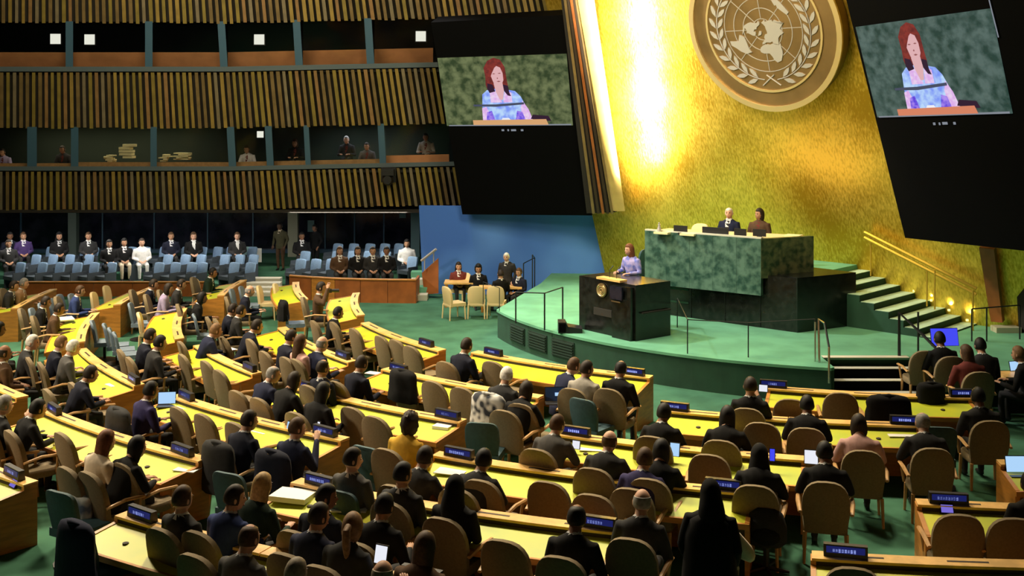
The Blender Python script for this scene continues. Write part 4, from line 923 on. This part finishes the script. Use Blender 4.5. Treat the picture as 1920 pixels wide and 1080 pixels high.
def console(x, y, label, w_=.15, scr='console_screen', h=.13, tilt=35, z=.79, rz=None):
    p = P(x, y, z); t = thing('desk_console', label, 'console', p, face_to(p, RC) if rz is None else rz)
    rot = Matrix.Rotation(R_(-tilt), 3, 'X')
    link('console_body', MB().box((0, 0, .05), (w_ + .03, .05, h), rot).mesh('cb'), 'plate_body', t)
    link('console_screen', MB().box(rot @ Vector((0, -.028, 0)) + Vector((0, 0, .05)), (w_, .008, h - .03), rot).mesh('cs'), scr, t)
    link('console_base', MB().box((0, 0, -.005), (w_, .1, .02)).mesh('cbs'), 'plate_body', t)
for x, y, l in ((277, 993, 'purple-screened console at the left end of the nearest long desk'), (28, 914, 'purple-screened console at the right end of the sixth row, middle block'), (1775, 962, 'purple-screened console below the name plate, fourth row, right block'),
                (1583, 1056, 'purple-screened console on the fifth row desk, right block'), (1694, 806, 'purple-screened console on the second row desk, centre block'), (1360, 928, 'purple-screened console on the fourth row desk, centre block')):
    console(x, y, l)
def sheet(x, y, w_, d, label, m='paper', rz=.2, h=.012, z=.77):
    p = P(x, y, z); t = tag(link('paper_sheets', MB().box((0, 0, h / 2), (w_, d, h)).mesh('paper'), m, None, p, (0, 0, rz + face_to(p, RC))), label, 'paper')
    return t
for a in [(550, 934, .55, .4, 'thick stack of white papers beside the blond person', 'paper', .3, .07), (655, 954, .5, .3, 'loose white papers in front of the person looking aside', 'paper', .5, .02),
          (752, 964, .38, .25, 'white papers right of the black-suited person, fifth row', 'paper', .2), (795, 976, .42, .26, 'cream papers next to the white ones on the fifth row desk', 'paper_cream', .2),
          (352, 880, .36, .26, 'white papers under the hands of the black-topped person', 'paper', .4), (150, 806, .45, .3, 'white papers on the fifth row desk, middle block', 'paper', .1), (112, 790, .25, .2, 'small white notes beside the dark-suited person at the fifth row', 'paper', .8),
          (180, 694, .5, .3, 'spread of white papers on the fourth row, left block', 'paper', .2, .02), (212, 722, .3, .2, 'white paper near the desk end, fourth row, left block', 'paper', .2), (352, 765, .4, .25, 'papers beside the open laptop, fourth row', 'paper', .3, .02),
          (490, 808, .4, .26, 'white papers on the fourth row desk between two suits', 'paper', .1), (845, 885, .45, .28, 'white papers on the fourth row desk near the left end', 'paper', .2), (645, 672, .3, .2, 'white papers at the second row, left block', 'paper', .3),
          (1290, 782, .36, .25, 'white paper at the left end of the second row, centre block', 'paper', .1), (1692, 815, .5, .3, 'white papers before the grey-haired person, second row', 'paper', .1), (528, 1064, .35, .3, 'white papers near the grey-blond head, sixth row', 'paper', .2),
          (20, 744, .35, .3, 'white papers at the desk end, fifth row, left block', 'paper', .2), (945, 886, .3, .2, 'white papers under the writing person, fourth row, centre block', 'paper', .3), (122, 599, .5, .4, 'white papers held over the left desks', 'paper', .3, .03, .8),
          (1108, 842, .35, .25, 'white papers left of the bald head, third row, centre block', 'paper', .3), (1655, 748, .35, .25, 'papers on the front row desk by the dark coat', 'paper', .2), (1480, 735, .3, .2, 'white paper on the front row desk, centre block', 'paper', .1),
          (835, 800, .3, .4, 'upright white booklet near the end of the third row, middle block', 'paper', .2, .05), (1395, 932, .25, .18, 'small white paper right of the name plate, fourth row', 'paper', .2), (700, 700, .3, .2, 'white papers on the second row, left block end', 'paper', .4), (430, 655, .35, .22, 'white papers under the writing hands, third row, left block', 'paper', .3),
          (330, 605, .2, .15, 'white note on the short third row desk', 'paper', .2), (1860, 968, .3, .2, 'pale papers on the fourth row desk, right block', 'paper', .0), (1660, 1050, .4, .12, 'pale papers along the ledge, fifth row, right block', 'paper', .0), (1870, 1062, .4, .12, 'second pale papers along the ledge, fifth row, right block', 'paper', .0),
          (1290, 892, .0, 0, '', '')]:
    if a[2]: sheet(*a)
def screen(x, y, w_, h, label, m, name='laptop', z=.90, rz=None, hold=0, cat=None):
    p = P(x, y, z); t = thing(name, label, cat or name, p, face_to(p, RC) if rz is None else rz)
    rot = Matrix.Rotation(R_(-14), 3, 'X')
    link('lid', MB().box((0, .01, 0), (w_ + .02, .014, h + .02), rot).mesh('lid'), 'plate_body', t)
    link('display', MB().box((0, 0, 0), (w_, .006, h), rot).mesh('disp'), m, t)
    if name == 'laptop': link('keyboard_deck', MB().box((0, -.10, -h / 2 - .02), (w_ + .02, .22, .016)).mesh('deck'), 'plate_body', t)
    elif name == 'monitor':
        mb = MB(); mb.tube([(0, .03, -h / 2), (0, .05, -h / 2 - .2)], [.03] * 2, 6); mb.box((0, .05, -h / 2 - .21), (.24, .18, .02)); link('stand', mb.mesh('st'), 'plate_body', t)
    else: link('back_cover', MB().box((0, .022, 0), (w_ + .015, .012, h + .015), rot).mesh('bc'), 'black', t)
    return t
screen(313, 746, .30, .20, 'open laptop with pale blue screen before the indigo-suited person', 'screen_light', rz=.15)
screen(1908, 870, .34, .22, 'open laptop with pale blue screen on the third row, right block', 'screen_light', rz=0); screen(1903, 686, .24, .18, 'small bright laptop at the right edge by the stage', 'screen_light', z=.85, rz=.3)
screen(542, 803, .12, .2, 'blue-lit tablet standing on the fourth row, middle block', 'screen_light', 'tablet'); screen(1521, 857, .19, .19, 'white-screened tablet held up by a dark-clothed person', 'screen_white', 'tablet', z=1.0)
screen(1265, 843, .14, .19, 'pale glowing tablet before a black-topped person, third row', 'screen_light', 'tablet', z=.95); screen(1448, 853, .07, .17, 'blue-lit phone held by the person in black headscarf', 'screen_blue', 'phone', z=1.0)
screen(1431, 728, .15, .12, 'bright phone screen held at the front row, centre block', 'screen_white', 'phone', z=.95); screen(1080, 834, .12, .12, 'bright phone beside the grey-suited person, third row', 'screen_white', 'phone', z=.88)
screen(714, 1040, .15, .19, 'white paper sheet with added glow held up above the bald head', 'screen_white', 'tablet', z=1.15); screen(597, 797, .05, .1, 'white phone in the raised hand of a navy-suited person', 'screen_white', 'phone', z=1.0)  # the held paper sheet is given a glow for brightness
screen(1771, 632, .58, .36, 'wide blue computer monitor at the technicians table by the stage', 'screen_blue', 'monitor', z=1.28, rz=.05)
t = screen(1040, 739, .34, .24, 'dark blue laptop lid open at the end of the second row', 'dark_blue_lid', rz=.05); link('lid_sticker', MB().box((.04, -.008, 0), (.07, .006, .06)).mesh('ls'), 'screen_light', t)

# ------------------------------------------------------------------ coats, bags, cloths
def drape(x, y, label, m, w_=.62, h=.75, z=.62, name='draped_jacket', back=.30):
    p = P(x, y, z); rz = face_to(p, RC)
    def back_of(q):
        v = q['c'].matrix_basis @ Vector((0, -.33, .82)); return math.hypot(960 + v.x / v.y * F - x, YH + (HC - v.z) / v.y * F - y)
    near = sorted(((back_of(q), i) for i, q in enumerate(SEATS) if q['c']))
    if name == 'draped_jacket' and near and near[0][0] < 60:
        c_ = SEATS[near[0][1]]['c']; rz = c_.rotation_euler.z; k_ = c_.scale[0]; p = Vector(c_.location) + Matrix.Rotation(rz, 3, 'Z') @ Vector((0, -.30 * k_, 0)); z = 1.06 * k_ - h / 2; w_ = max(w_, .66 * k_)
    t = thing(name, label, 'coat', Vector((p.x, p.y, z)), rz); mb = MB(); rn = random.Random(int(x)); n = 18; rings = []
    for i in range(8):
        rg = []
        for j in range(n):
            a = 2 * math.pi * j / n; ww = w_ / 2 * (.45, .80, .95, 1.0, 1.0, 1.02, 1.04, 1.05)[i]; f = (0, .05, .14, .28, .46, .64, .82, 1)[i]; fold = 1 + .09 * math.sin(j * 2.3 + i * .4) * f + rn.uniform(-.02, .02)
            rg.append(Vector((ww * math.cos(a) * fold, ((.05, .10, .13, .14, .14, .15, .16, .16)[i]) * math.sin(a) * fold, h / 2 - h * f)))
        rings.append(rg)
    mb.loft(rings); link('cloth_body', mb.mesh('coat', True), m, t)
    mb = MB(); mb.tube([(-.13, -.02, h / 2 - .03), (0, -.06, h / 2 - .005), (.13, -.02, h / 2 - .03)], [.03, .04, .03], 8); link('collar', mb.mesh('collar', True), m, t); return t
drape(135, 1030, 'dark navy jacket draped over a chair at the near left aisle', CL['navy'], .72, .85); drape(432, 868, 'black jacket hung over a chair back, fourth row, middle block', CL['charcoal'], .62, .75)
drape(522, 895, 'dark jacket hung over the chair behind the blond person', CL['dark navy'], .68, .75); drape(925, 772, 'black and white checked coat over a teal chair', 'check_cloth', .55, .8)
drape(152, 952, 'pale patterned scarf bundle lying on the teal chair at left', 'white_cloth', .52, .42, .60, 'patterned_scarf'); drape(1667, 764, 'black coat humped over a chair at the second row, centre block', CL['black'], .72, .5, .85)
drape(1745, 738, 'dark coat piled at the right end of the front row, centre block', CL['black'], .5, .42, .95); drape(722, 715, 'black bag and coat on a chair, second row, middle block', CL['black'], .42, .6, .6); drape(225, 790, 'dark coat lying over a chair, fourth row aisle, left block', CL['charcoal'], .7, .5, .5)
drape(524, 592, 'black jacket over the blue-grey chair near the gallery front', CL['black'], .45, .5, .6)
p = P(1437, 985, .62); t = thing('backpack', 'dark backpack hanging on a swivel stand at the centre aisle', 'bag', (p.x, p.y, 0), face_to(p, RC))
mb = MB(); mb.loft([ring_e((0, 0, z), w_, d_, 14) for z, w_, d_ in ((.36, .20, .12), (.42, .27, .16), (.62, .27, .17), (.78, .22, .13), (.86, .12, .07))]); link('bag_body', mb.mesh('bag', True), CL['charcoal'], t)
link('front_pocket', MB().ell((0, -.15, .52), (.19, .06, .12)).mesh('pk', True), CL['black'], t); link('pedestal', MB().tube([(0, 0, .03), (0, 0, .38)], [.04] * 2, 8).mesh('pd'), 'black_metal', t)
mb = MB()
for k in range(5): a = 2 * math.pi * k / 5; mb.tube([(0, 0, .06), (.3 * math.cos(a), .3 * math.sin(a), .03)], [.03, .02], 6)
link('star_base', mb.mesh('sb'), 'black_metal', t)
for s_ in (-1, 1): link('strap', MB().tube([(.1 * s_, .13, .8), (.14 * s_, .19, .62), (.12 * s_, .15, .44)], [.018] * 3, 5).mesh('strap'), CL['black'], t)

# standing person in black with a pale bag
p = P(1331, 925, 1.86); sr = face_to(p, RC)
o = person((p.x, p.y, 0), sr, 'person in long black robe and headscarf standing in the centre aisle', 'black', 'black', 'veil', 'stand', 15, -18, 1, 'black', 'black', 'black', 1.12)
mb = MB(); mb.loft([ring_e((0, -.01, z), rx, ry, 18) for z, rx, ry in ((.03, .36, .30), (.5, .31, .26), (.95, .27, .21), (1.25, .25, .18), (1.40, .20, .13), (1.46, .11, .09))]); link('robe', mb.mesh('robe', True), CL['black'], o)
mb = MB(); mb.tube([(.22, .05, 1.25), (.34, .16, 1.05), (.36, .32, .95)], [.07, .085, .06], 8); link('sleeve', mb.mesh('sl', True), CL['cream'], o)
mb = MB(); hand(mb, Vector((.36, .33, .95)), Vector((0, 1, -.1)), 1); link('hand', mb.mesh('hd', True), SKIN[1], o)

# speaker at the lectern, two officials at the marble desk
p = P(1187, 483, 2.49); lz = SZ + .13
t = tag(link('lectern_step', MB().box((0, 0, .065), (.9, .8, .13)).mesh('ls'), 'granite', None, Vector((3.02, 27.95, SZ)), (0, 0, R_(50))), 'low black step behind the speaker lectern', 'step')
person((3.02, 27.95, lz), math.atan2(.8, -.6), 'person in pale blue and violet patterned dress speaking at the black lectern', 'floral', 'red', 'long', 'speak', -10, -4, 0, 'navy', 'floral', 'floral', 1.08)
t = thing('speaker_chair', 'dark armchair waiting behind the speaker by the marble desk', 'chair', P(1172, 520, SZ) * 1.0, R_(60)); t.location = (3.45, 31.4, SZ + .5)
link('seat_platform', MB().box((0, 0, -.25), (.9, .9, .5)).mesh('spf'), 'granite', t)
for n, me in CH['teal'][:2]: link(n, me, None, t)
link('frame', MB().box((0, 0, .2), (.5, .5, .4)).mesh('fr'), 'black', t)
def top_person(x, y, Y, label, jacket, style, hair, skin, yaw, **k):
    q = PY(x, y, Y); rz = math.atan2(.63, -.777) - 0; rz = math.atan2(.63, -.777)
    rz = face_to((q.x, q.y, 0), (q.x - .57, q.y - .82, 0)); _, hc = body('lap', yaw, -4)
    loc = Vector((q.x, q.y, q.z - hc.z)); loc.z = TZ; loc -= Matrix.Rotation(rz, 3, 'Z') @ Vector((0, hc.y, 0))
    person(loc, rz, label, jacket, hair, style, 'lap', yaw, -4, skin, scale=1.12, **k)
    c = chair('cream', loc, rz, 'tall cream chair of the ' + label.split(' at ')[0])
top_person(1367, 405, 30.0, 'white-haired person in dark suit and tie at the marble desk', 'navy', 'thin', 'white', 0, 10, tie='charcoal')
top_person(1424, 411, 29.7, 'dark-haired person in brown top at the marble desk', 'brown', 'bob', 'dark', 1, -30, shirt='brown')
q = PY(1306, 425, 29.9); chair('cream', (q.x, q.y, TZ), face_to((q.x, q.y, 0), (q.x - .57, q.y - .82, 0)), 'empty tall cream chair left of the officials at the marble desk').scale = (1.05, 1.05, 1.15)
mrz = face_to((0, 0, 0), (.57, .82, 0))
DT = MZ1 - .04
for x, Y, w_, l in ((1276, 28.75, .28, 'leftmost black monitor seen from behind on the marble desk'), (1330, 28.4, .28, 'black monitor left of the officials on marble desk'), (1352, 28.2, .3, 'black monitor before the dark-suited official on marble desk'), (1388, 28.0, .22, 'low black monitor between the officials on the marble desk'), (1424, 27.9, .24, 'black name plate before the brown-topped official')):
    q = PY(x, 430, Y); t = thing('desk_monitor', l, 'monitor', Vector((q.x, q.y, DT)), mrz)
    link('screen_back', MB().box((0, 0, .14), (w_ + .1, .03, .18)).mesh('sb'), 'black', t); link('stand', MB().box((0, 0, .025), (.1, .1, .05)).mesh('st'), 'black_metal', t)
    if 'plate' in l: link('lettering', MB().box((0, .02, .13), (.2, .01, .035)).mesh('let'), 'pic_line', t)
for x, Y, l in ((1243, 28.95, 'cream paper folder at the far end of the marble desk'), (1292, 28.6, 'white papers by the empty chair on the marble desk'), (1488, 28.3, 'pale papers at the wing end of the marble desk')):
    q = PY(x, 430, Y); tag(link('paper_sheets', MB().box((0, 0, .02), (.4, .28, .05)).mesh('pp'), 'paper_cream', None, Vector((q.x, q.y, DT)), (0, 0, mrz)), l, 'paper')
q = PY(1236, 430, 29.0); t = thing('water_carafe', 'glass water carafe at the far end of the marble desk', 'carafe', Vector((q.x, q.y, DT)))
link('carafe_body', MB().tube([(0, 0, 0), (0, 0, .12), (0, 0, .18), (0, 0, .24)], [.05, .055, .03, .035], 10).mesh('cb', True), 'silver', t); link('stopper', MB().ell((0, 0, .26), (.025, .025, .03)).mesh('sp', True), 'chrome', t)

# ------------------------------------------------------------------ blue seat galleries, their fronts and the audience
for k, (z, Y) in enumerate(((.13, 38.9), (.27, 39.9), (.40, 41.2))):
    link('gallery_tier', MB().box((-13, (Y - .55 + 44.8) / 2, z / 2 if k == 0 else z - .07), (26, 44.8 - Y + .55, z if k == 0 else .14)).mesh('tier'), 'carpet', bpy.data.objects['window_1'])
ROWS = [(37.9, 0.0), (38.95, .13), (40.0, .27)]
def gseat(x, row, label, z=0): 
    Y, zz = ROWS[row]; X = (x - 960) * Y / F; c = chair('gallery', (X, Y + .28, zz + z), face_to((X, Y, 0), (2, 20, 0)) * .25 + math.pi, label, 'blue gallery seats'); return c
LEFT = [[20, 62, 95, 128, 160, 193, 283, 314, 345, 365, 425, 456], [50, 82, 114, 150, 187, 240, 300, 333, 363, 408, 436, 462], [78, 143, 160, 232, 258, 293, 335, 365, 395, 420, 460]]
RIGHT = [[551, 580, 609], [560, 620, 650, 680, 712], [622, 652, 683, 711, 738]]
rn_ = ['front', 'second', 'rear']
for side, L in (('left', LEFT), ('right', RIGHT)):
    for r, xs_ in enumerate(L):
        for i, x in enumerate(xs_):
            gseat(x, r, f"pale blue gallery seat, {ORD[i]} from the left in the {rn_[r]} row, {side} gallery", 0 if side == 'left' else .12)
gseat(763, 0, 'pale blue gallery seat alone at the right end of the right gallery', .2)
def aud(x, y, Y, z, jacket, style, hair, skin, label, pose='lap', turn=0, **k):
    X = (x - 960) * Y / F; _, hc = body(pose, 0, -6); loc = Vector((X, Y, z)); rz = math.pi + face_to(loc, (2, 20, 0)) * .15 + R_(turn) if pose == 'lap' else face_to(loc, (2, 20, 0))
    rz = face_to(loc, (0, 24, 0)) * .6 + math.pi * .4 * (1 if face_to(loc, (0, 24, 0)) > 0 else -1) + R_(turn)
    return person(loc, rz, label, jacket, hair, style, pose, 0, -6, skin, scale=1.08, **k)
A = [(19, 455, 40.0, .27, 'dark navy', 'short', 'black', 2, 'person in dark navy suit sitting far left in the rear gallery row'), (44, 460, 40.0, .27, 'purple', 'short', 'brown', 1, 'person in purple suit sitting in the rear gallery row'),
     (16, 478, 38.9, .13, 'charcoal', 'short', 'dark', 1, 'person in charcoal suit sitting at the far left, second gallery row'), (111, 466, 40.0, .27, 'black', 'veil', 'black', 1, 'person in black headscarf sitting in the rear gallery row'),
     (166, 462, 40.0, .27, 'charcoal', 'short', 'brown', 1, 'person in charcoal suit sitting right of the grey column, rear gallery row'), (205, 470, 38.9, .13, 'black', 'bob', 'black', 1, 'person in black beside empty seats, second gallery row'),
     (233, 458, 39.3, .13, 'black', 'long', 'black', 1, 'person in black top and beige trousers in the gallery'), (266, 460, 39.3, .13, 'white', 'short', 'dark', 0, 'person in white clothes in the gallery'),
     (321, 452, 40.0, .27, 'dark navy', 'short', 'brown', 1, 'person in dark navy suit sitting alone, rear gallery row'), (363, 449, 40.0, .27, 'black', 'bob', 'brown', 0, 'person in black jacket and white shirt holding papers, rear gallery row'),
     (445, 449, 40.0, .27, 'charcoal', 'short', 'brown', 0, 'person in charcoal jacket and white shirt by the pale stand, gallery'), (566, 445, 40.0, .27, 'black', 'short', 'black', 2, 'person in black suit by the cream column, gallery'),
     (763, 456, 39.0, .13, 'white', 'bob', 'black', 1, 'person in white shirt sitting beside the teal column'), (637, 483, 37.2, .1, 'brown', 'long', 'brown', 1, 'person in brown top, first of four at the right gallery front'),
     (671, 481, 37.2, .1, 'black', 'bob', 'dark', 1, 'person in black, second of four at the right gallery front'), (699, 480, 37.2, .1, 'charcoal', 'short', 'dark', 1, 'person in charcoal, third of four at the right gallery front'), (725, 482, 37.2, .1, 'black', 'short', 'black', 2, 'person in black, last of four at the right gallery front')]
for i, a in enumerate(A): aud(*a, trousers='cream' if i == 6 else 'white' if i == 7 else 'charcoal', shirt='white', tie=a[4] if i not in (9, 10) else 'white')
person(Vector(((526 - 960) * 40.6 / F, 40.6, .27)), R_(165), 'person in olive brown suit standing in the gallery aisle', 'olive', 'black', 'short', 'stand', 0, -6, 3, 'brown', 'cream', 'olive', .98)
person(Vector(((592 - 960) * 40.9 / F, 40.9, .27)), R_(150), 'person in black suit standing behind the right gallery seats', 'black', 'black', 'short', 'stand', 0, -6, 2, 'black', 'charcoal', 'black', .92)
# gallery fronts
t = thing('gallery_partition', 'low orange wood front wall of the left gallery', 'partition', ((250 - 960) * 36.6 / F, 36.6, 0)); x0 = (30 - 960) * 36.6 / F; x1 = (395 - 960) * 36.6 / F
for k in range(5):
    a, b = x0 + (x1 - x0) * k / 5 + .01, x0 + (x1 - x0) * (k + 1) / 5 - .01; link('wood_panel', MB().box(((a + b) / 2 - t.location.x, 0, .23), (b - a, .06, .46)).mesh('wp'), 'dark_wood', t)
link('cap_rail', MB().box(((x0 + x1) / 2 - t.location.x, 0, .475), (x1 - x0, .12, .03)).mesh('cr'), 'wood', t)
ga, gb = Vector((-7.2, 36.2, 0)), Vector((-3.02, 35.3, 0)); t = thing('gallery_partition', 'curved orange wood front wall of the right gallery', 'partition', ga)
def gc(f): p = (gb - ga) * f; return p + Vector((-.2, -.5, 0)) * math.sin(f * math.pi) * .5
for k in range(5):
    a, b = gc(k / 5), gc((k + 1) / 5 - .004); d = Vector((.02, .07, 0)); link('wood_panel', MB().hexa(hq([a, b, b + d, a + d], 0, .72)).mesh('wp'), ['dark_wood', 'wood', 'dark_wood', 'dark_wood', 'dark_wood'][k], t)
mb = MB(); mb.loft([[gc(f) + Vector((.0, dy, z)) for dy, z in ((-.04, .72), (.16, .72), (.16, .75), (-.04, .75))] for f in (0, .2, .4, .6, .8, 1)]); link('cap_rail', mb.mesh('cr'), 'wood', t)
link('return_panel', MB().hexa(hq([gb - ga, gb - ga + Vector((.02, 1.1, 0)), gb - ga + Vector((-.05, 1.1, 0)), gb - ga + Vector((-.06, .05, 0))], 0, .72)).mesh('rp'), 'dark_wood', t)
t = thing('stair_balustrade', 'orange wood balustrade with silver handrail beside the blue wall', 'balustrade', PY(806, 552, 36.2)); c = Vector(t.location)
mb = MB(); mb.prism([p - c for p in PYq([(791, 512, 36.4), (822, 484, 36.2), (822, 550, 36.1), (795, 552, 36.3)])], (0, .1, 0)); link('wood_panel', mb.mesh('wp'), 'dark_wood', t)
mb = MB(); mb.tube([p - c for p in PYq([(790, 489, 36.3), (818, 467, 36.1)])], [.045] * 2, 6); link('handrail', mb.mesh('hr'), 'silver', t)
for x, y in ((796, 485), (813, 471)): mb = MB(); mb.tube([PY(x, y, 36.25) - c, PY(x, y + 22, 36.25) - c], [.02] * 2, 5); link('rail_bracket', mb.mesh('rb'), 'silver', t)
for k in range(4):
    t = tag(link('gallery_step', MB().box((0, 0, 0), (.55, .45, .18)).mesh('gs'), 'step_nosing' if k % 2 == 0 else 'stage_carpet', None, ((786 - 960) * (36 + k * .45) / F, 36.0 + k * .5, .09 + k * .17)), ['lowest', 'second', 'third', 'topmost'][k] + ' gallery step beside the balustrade', 'step')
for k in range(4):
    t = tag(link('gallery_step', MB().box((0, 0, .06 + k * .035), (1.2, .42, .12 + k * .07)).mesh('gs'), 'step_nosing', None, ((490 - 960) * (36.6 + k * .5) / F, 36.8 + k * .55, 0)), ['lowest', 'second', 'third', 'topmost'][k] + ' pale step of the aisle between the galleries', 'step')
q = PY(474, 480, 40.6); t = thing('stand_board', 'pale teal and white stand by the gallery aisle', 'stand', (q.x, q.y, .27)); link('board_panel', MB().box((-.12, 0, .55), (.5, .06, .6)).mesh('bp'), 'column_teal', t); link('white_notice', MB().box((.17, -.05, .55), (.32, .02, .5)).mesh('wn'), 'paper', t); link('post', MB().box((0, .04, .2), (.06, .06, .4)).mesh('po'), 'black_metal', t)
for x, y, l in ((583, 424, 'white notice on the glass right of the cream column'), (755, 398, 'pale notice on the glass near the teal column')):
    tag(link('wall_notice', MB().box((0, 0, 0), (.26, .02, .45)).mesh('no'), 'column_teal', None, PY(x, y, 44.45)), l, 'sign')

# side table group in front of the blue wall
q = P(862, 556, 0); t = thing('side_table', 'small wooden table with people in front of the blue wall', 'table', (-1.6, 34.9, 0)); 
link('table_top', MB().box((0, 0, .74), (1.0, .7, .05)).mesh('tt'), 'ledge_wood', t)
for sx in (-1, 1):
    for sy in (-1, 1): link('leg', MB().box((.44 * sx, .3 * sy, .36), (.06, .06, .72)).mesh('lg'), 'wood', t)
q = P(985, 548, .74); t = thing('side_table', 'low wooden table at the right of the seated side group', 'table', (-.35, 33.9, 0)); link('table_top', MB().box((0, 0, .74), (1.3, .5, .05)).mesh('tt'), 'ledge_wood', t)
for sx in (-1, 1): link('leg', MB().box((.55 * sx, 0, .36), (.06, .4, .72)).mesh('lg'), 'wood', t)
tgt = (2, 30, 0)
for i, (x, y, j, st_, h_, sk, l) in enumerate(((860, 493, 'dark red', 'long', 'dark', 0, 'person in dark red top at the small side table'), (897, 498, 'black', 'curly', 'black', 1, 'person in black with full hair at the side tables'), (951, 488, 'charcoal', 'short', 'white', 0, 'white-haired person standing bent at the side tables'), (938, 512, 'black', 'short', 'dark', 1, 'person in black seen from behind at the side tables'), (972, 511, 'dark navy', 'short', 'brown', 1, 'person in dark navy at the right of the side tables'))):
    Y = (35.2, 34.6, 34.3, 33.6, 33.9)[i]; X = (x - 960) * Y / F; s = F / Y; zt = HC - (y - YH) / s
    pose = 'stand' if i == 2 else 'lap'; sc_ = .98; z = 0
    person((X, Y, 0), (R_(190), R_(185), R_(160), R_(20), R_(140))[i], l, j, h_, st_, pose, 0, -10, sk, 'charcoal', 'white', j, sc_)
for i, (x, y, rz, l) in enumerate(((850, 543, -60, 'cream chair seen from the side at the side table'), (893, 541, 0, 'cream chair with its back turned, left of two'), (931, 541, -8, 'cream chair with its back turned, right of two'), (862, 520, 150, 'cream chair behind the small side table'))):
    p = P(x, y, .90); chair('cream', (p.x, p.y + .3, 0), R_(rz), l)
for i, (x, y) in enumerate(((215, 540), (192, 552), (381, 527), (281, 590))):
    p = P(x, y, .9); chair('cream', (p.x, p.y, 0), face_to(p, RC), ['cream chair at the left gallery front, right of two', 'cream chair at the left gallery front, left of two', 'cream chair by the wooden desk end near the gallery', 'cream chair at the aisle beside blue-grey swivel chairs'][i])
for i, (x, y) in enumerate(((502, 540), (532, 536))):
    p = P(x, y, .9); chair('cream', (p.x, p.y, 0), face_to(p, RC), ['cream chair left of the second row far desk', 'cream chair right of the aisle at the far desk'][i])

# people and things in the booths
def booth_person(x, y, label, jacket, style, hair, skin, row=1, **k):
    q = W(x, y, -1.2); _, hc = body('desk', 0, -8)
    person((q.x, q.y, q.z - hc.z), R_(175), label, jacket, hair, style, 'desk', 0, -8, skin, shirt=jacket, **k)
booth_person(466, 280, 'person in white shirt bending at the lower booth window', 'white', 'short', 'dark', 1); booth_person(800, 257, 'person in light grey shirt in the lower booth beside the video panel', 'light grey', 'short', 'dark', 2)
booth_person(652, 262, 'person in charcoal in the lower booth, middle pane', 'charcoal', 'short', 'grey', 0); booth_person(690, 274, 'person in grey seated right in the lower booth, middle pane', 'grey', 'short', 'dark', 1)
booth_person(556, 268, 'person in black in the narrow lower booth pane', 'black', 'bob', 'brown', 0); booth_person(10, 285, 'person in lilac at the leftmost lower booth', 'lilac', 'short', 'dark', 1); booth_person(122, 280, 'person in charcoal at the second lower booth pane', 'charcoal', 'short', 'dark', 2)
for i, (x, y, w_) in enumerate(((238, 296, .5), (345, 300, .6), (204, 304, .35), (310, 303, .3))):
    q = W(x, y, -.5); t = thing('paper_pile', ['tall cream heap of papers in the lower booth left of a mullion', 'wide cream heap of papers in the lower booth', 'low cream papers at the lower booth desk', 'small cream papers beside the mullion in the lower booth'][i], 'paper', q)
    rn = random.Random(i)
    for k in range(5): link('sheet', MB().box((rn.uniform(-.1, .1), rn.uniform(-.05, .05), .03 + k * .05 * (1 + (i == 0))), (w_ * rn.uniform(.5, 1), .25, .04 * (1 + (i == 0))), Matrix.Rotation(rn.uniform(-.3, .3), 3, 'Z')).mesh('sh'), 'paper_cream', t)
lamp('booth_light', 'AREA', (-14, YB2 + .6, 5.3), (-14, YB2 + .9, 4), 40, (1, .9, .6), 6, .4)
lamp('booth_light_right', 'AREA', (-5, YB2 + .6, 5.3), (-5, YB2 + .9, 4), 18, (.9, .95, 1), 3, .4)
# remote camera on the slats
q = W(728, 320, .35); t = thing('wall_camera', 'black remote camera mounted on the lower slats near the video panel', 'camera', q)
link('camera_body', MB().box((0, -.1, -.05), (.42, .4, .2)).mesh('cb'), 'black', t); link('camera_lens', MB().tube([(0, -.3, -.3), (0, -.1, -.3)], [.14, .2], 12).mesh('cl'), 'black_metal', t); link('mount', MB().box((0, .1, -.15), (.5, .12, .5)).mesh('mt'), 'black', t)

# technicians' table by the stage and the edge desk
p = P(1800, 690, .72); t = thing('technician_table', 'dark technicians table beside the stage steps', 'table', (p.x + .5, p.y + .4, 0))
link('table_top', MB().box((0, 0, .72), (2.4, .7, .05)).mesh('tt'), 'black', t); link('side_panel', MB().box((-1.1, 0, .35), (.06, .6, .7)).mesh('s1'), 'black', t); link('side_panel', MB().box((1.1, 0, .35), (.06, .6, .7)).mesh('s1'), 'black', t)
p = P(1910, 708, .72); t = thing('technician_table', 'orange wood table at the right edge by the stage', 'table', (p.x + .5, p.y + .2, 0))
link('table_top', MB().box((0, 0, .72), (1.6, .6, .06)).mesh('tt'), 'ledge_wood', t); link('front_panel', MB().box((0, -.2, .35), (1.5, .05, .7)).mesh('fp'), 'black', t)
# photographer's camera
p = P(618, 545, 1.22); t = thing('photo_camera', 'black camera with long lens held by the brown-suited person', 'camera', p, R_(-60))
link('camera_body', MB().box((0, 0, 0), (.14, .08, .1)).mesh('b'), 'black', t); link('lens', MB().tube([(0, .03, 0), (0, .26, -.02)], [.04, .05], 10).mesh('l', True), 'black_metal', t)
print('objects', len(bpy.data.objects), 'tris', sum(len(m.polygons) for m in bpy.data.meshes))
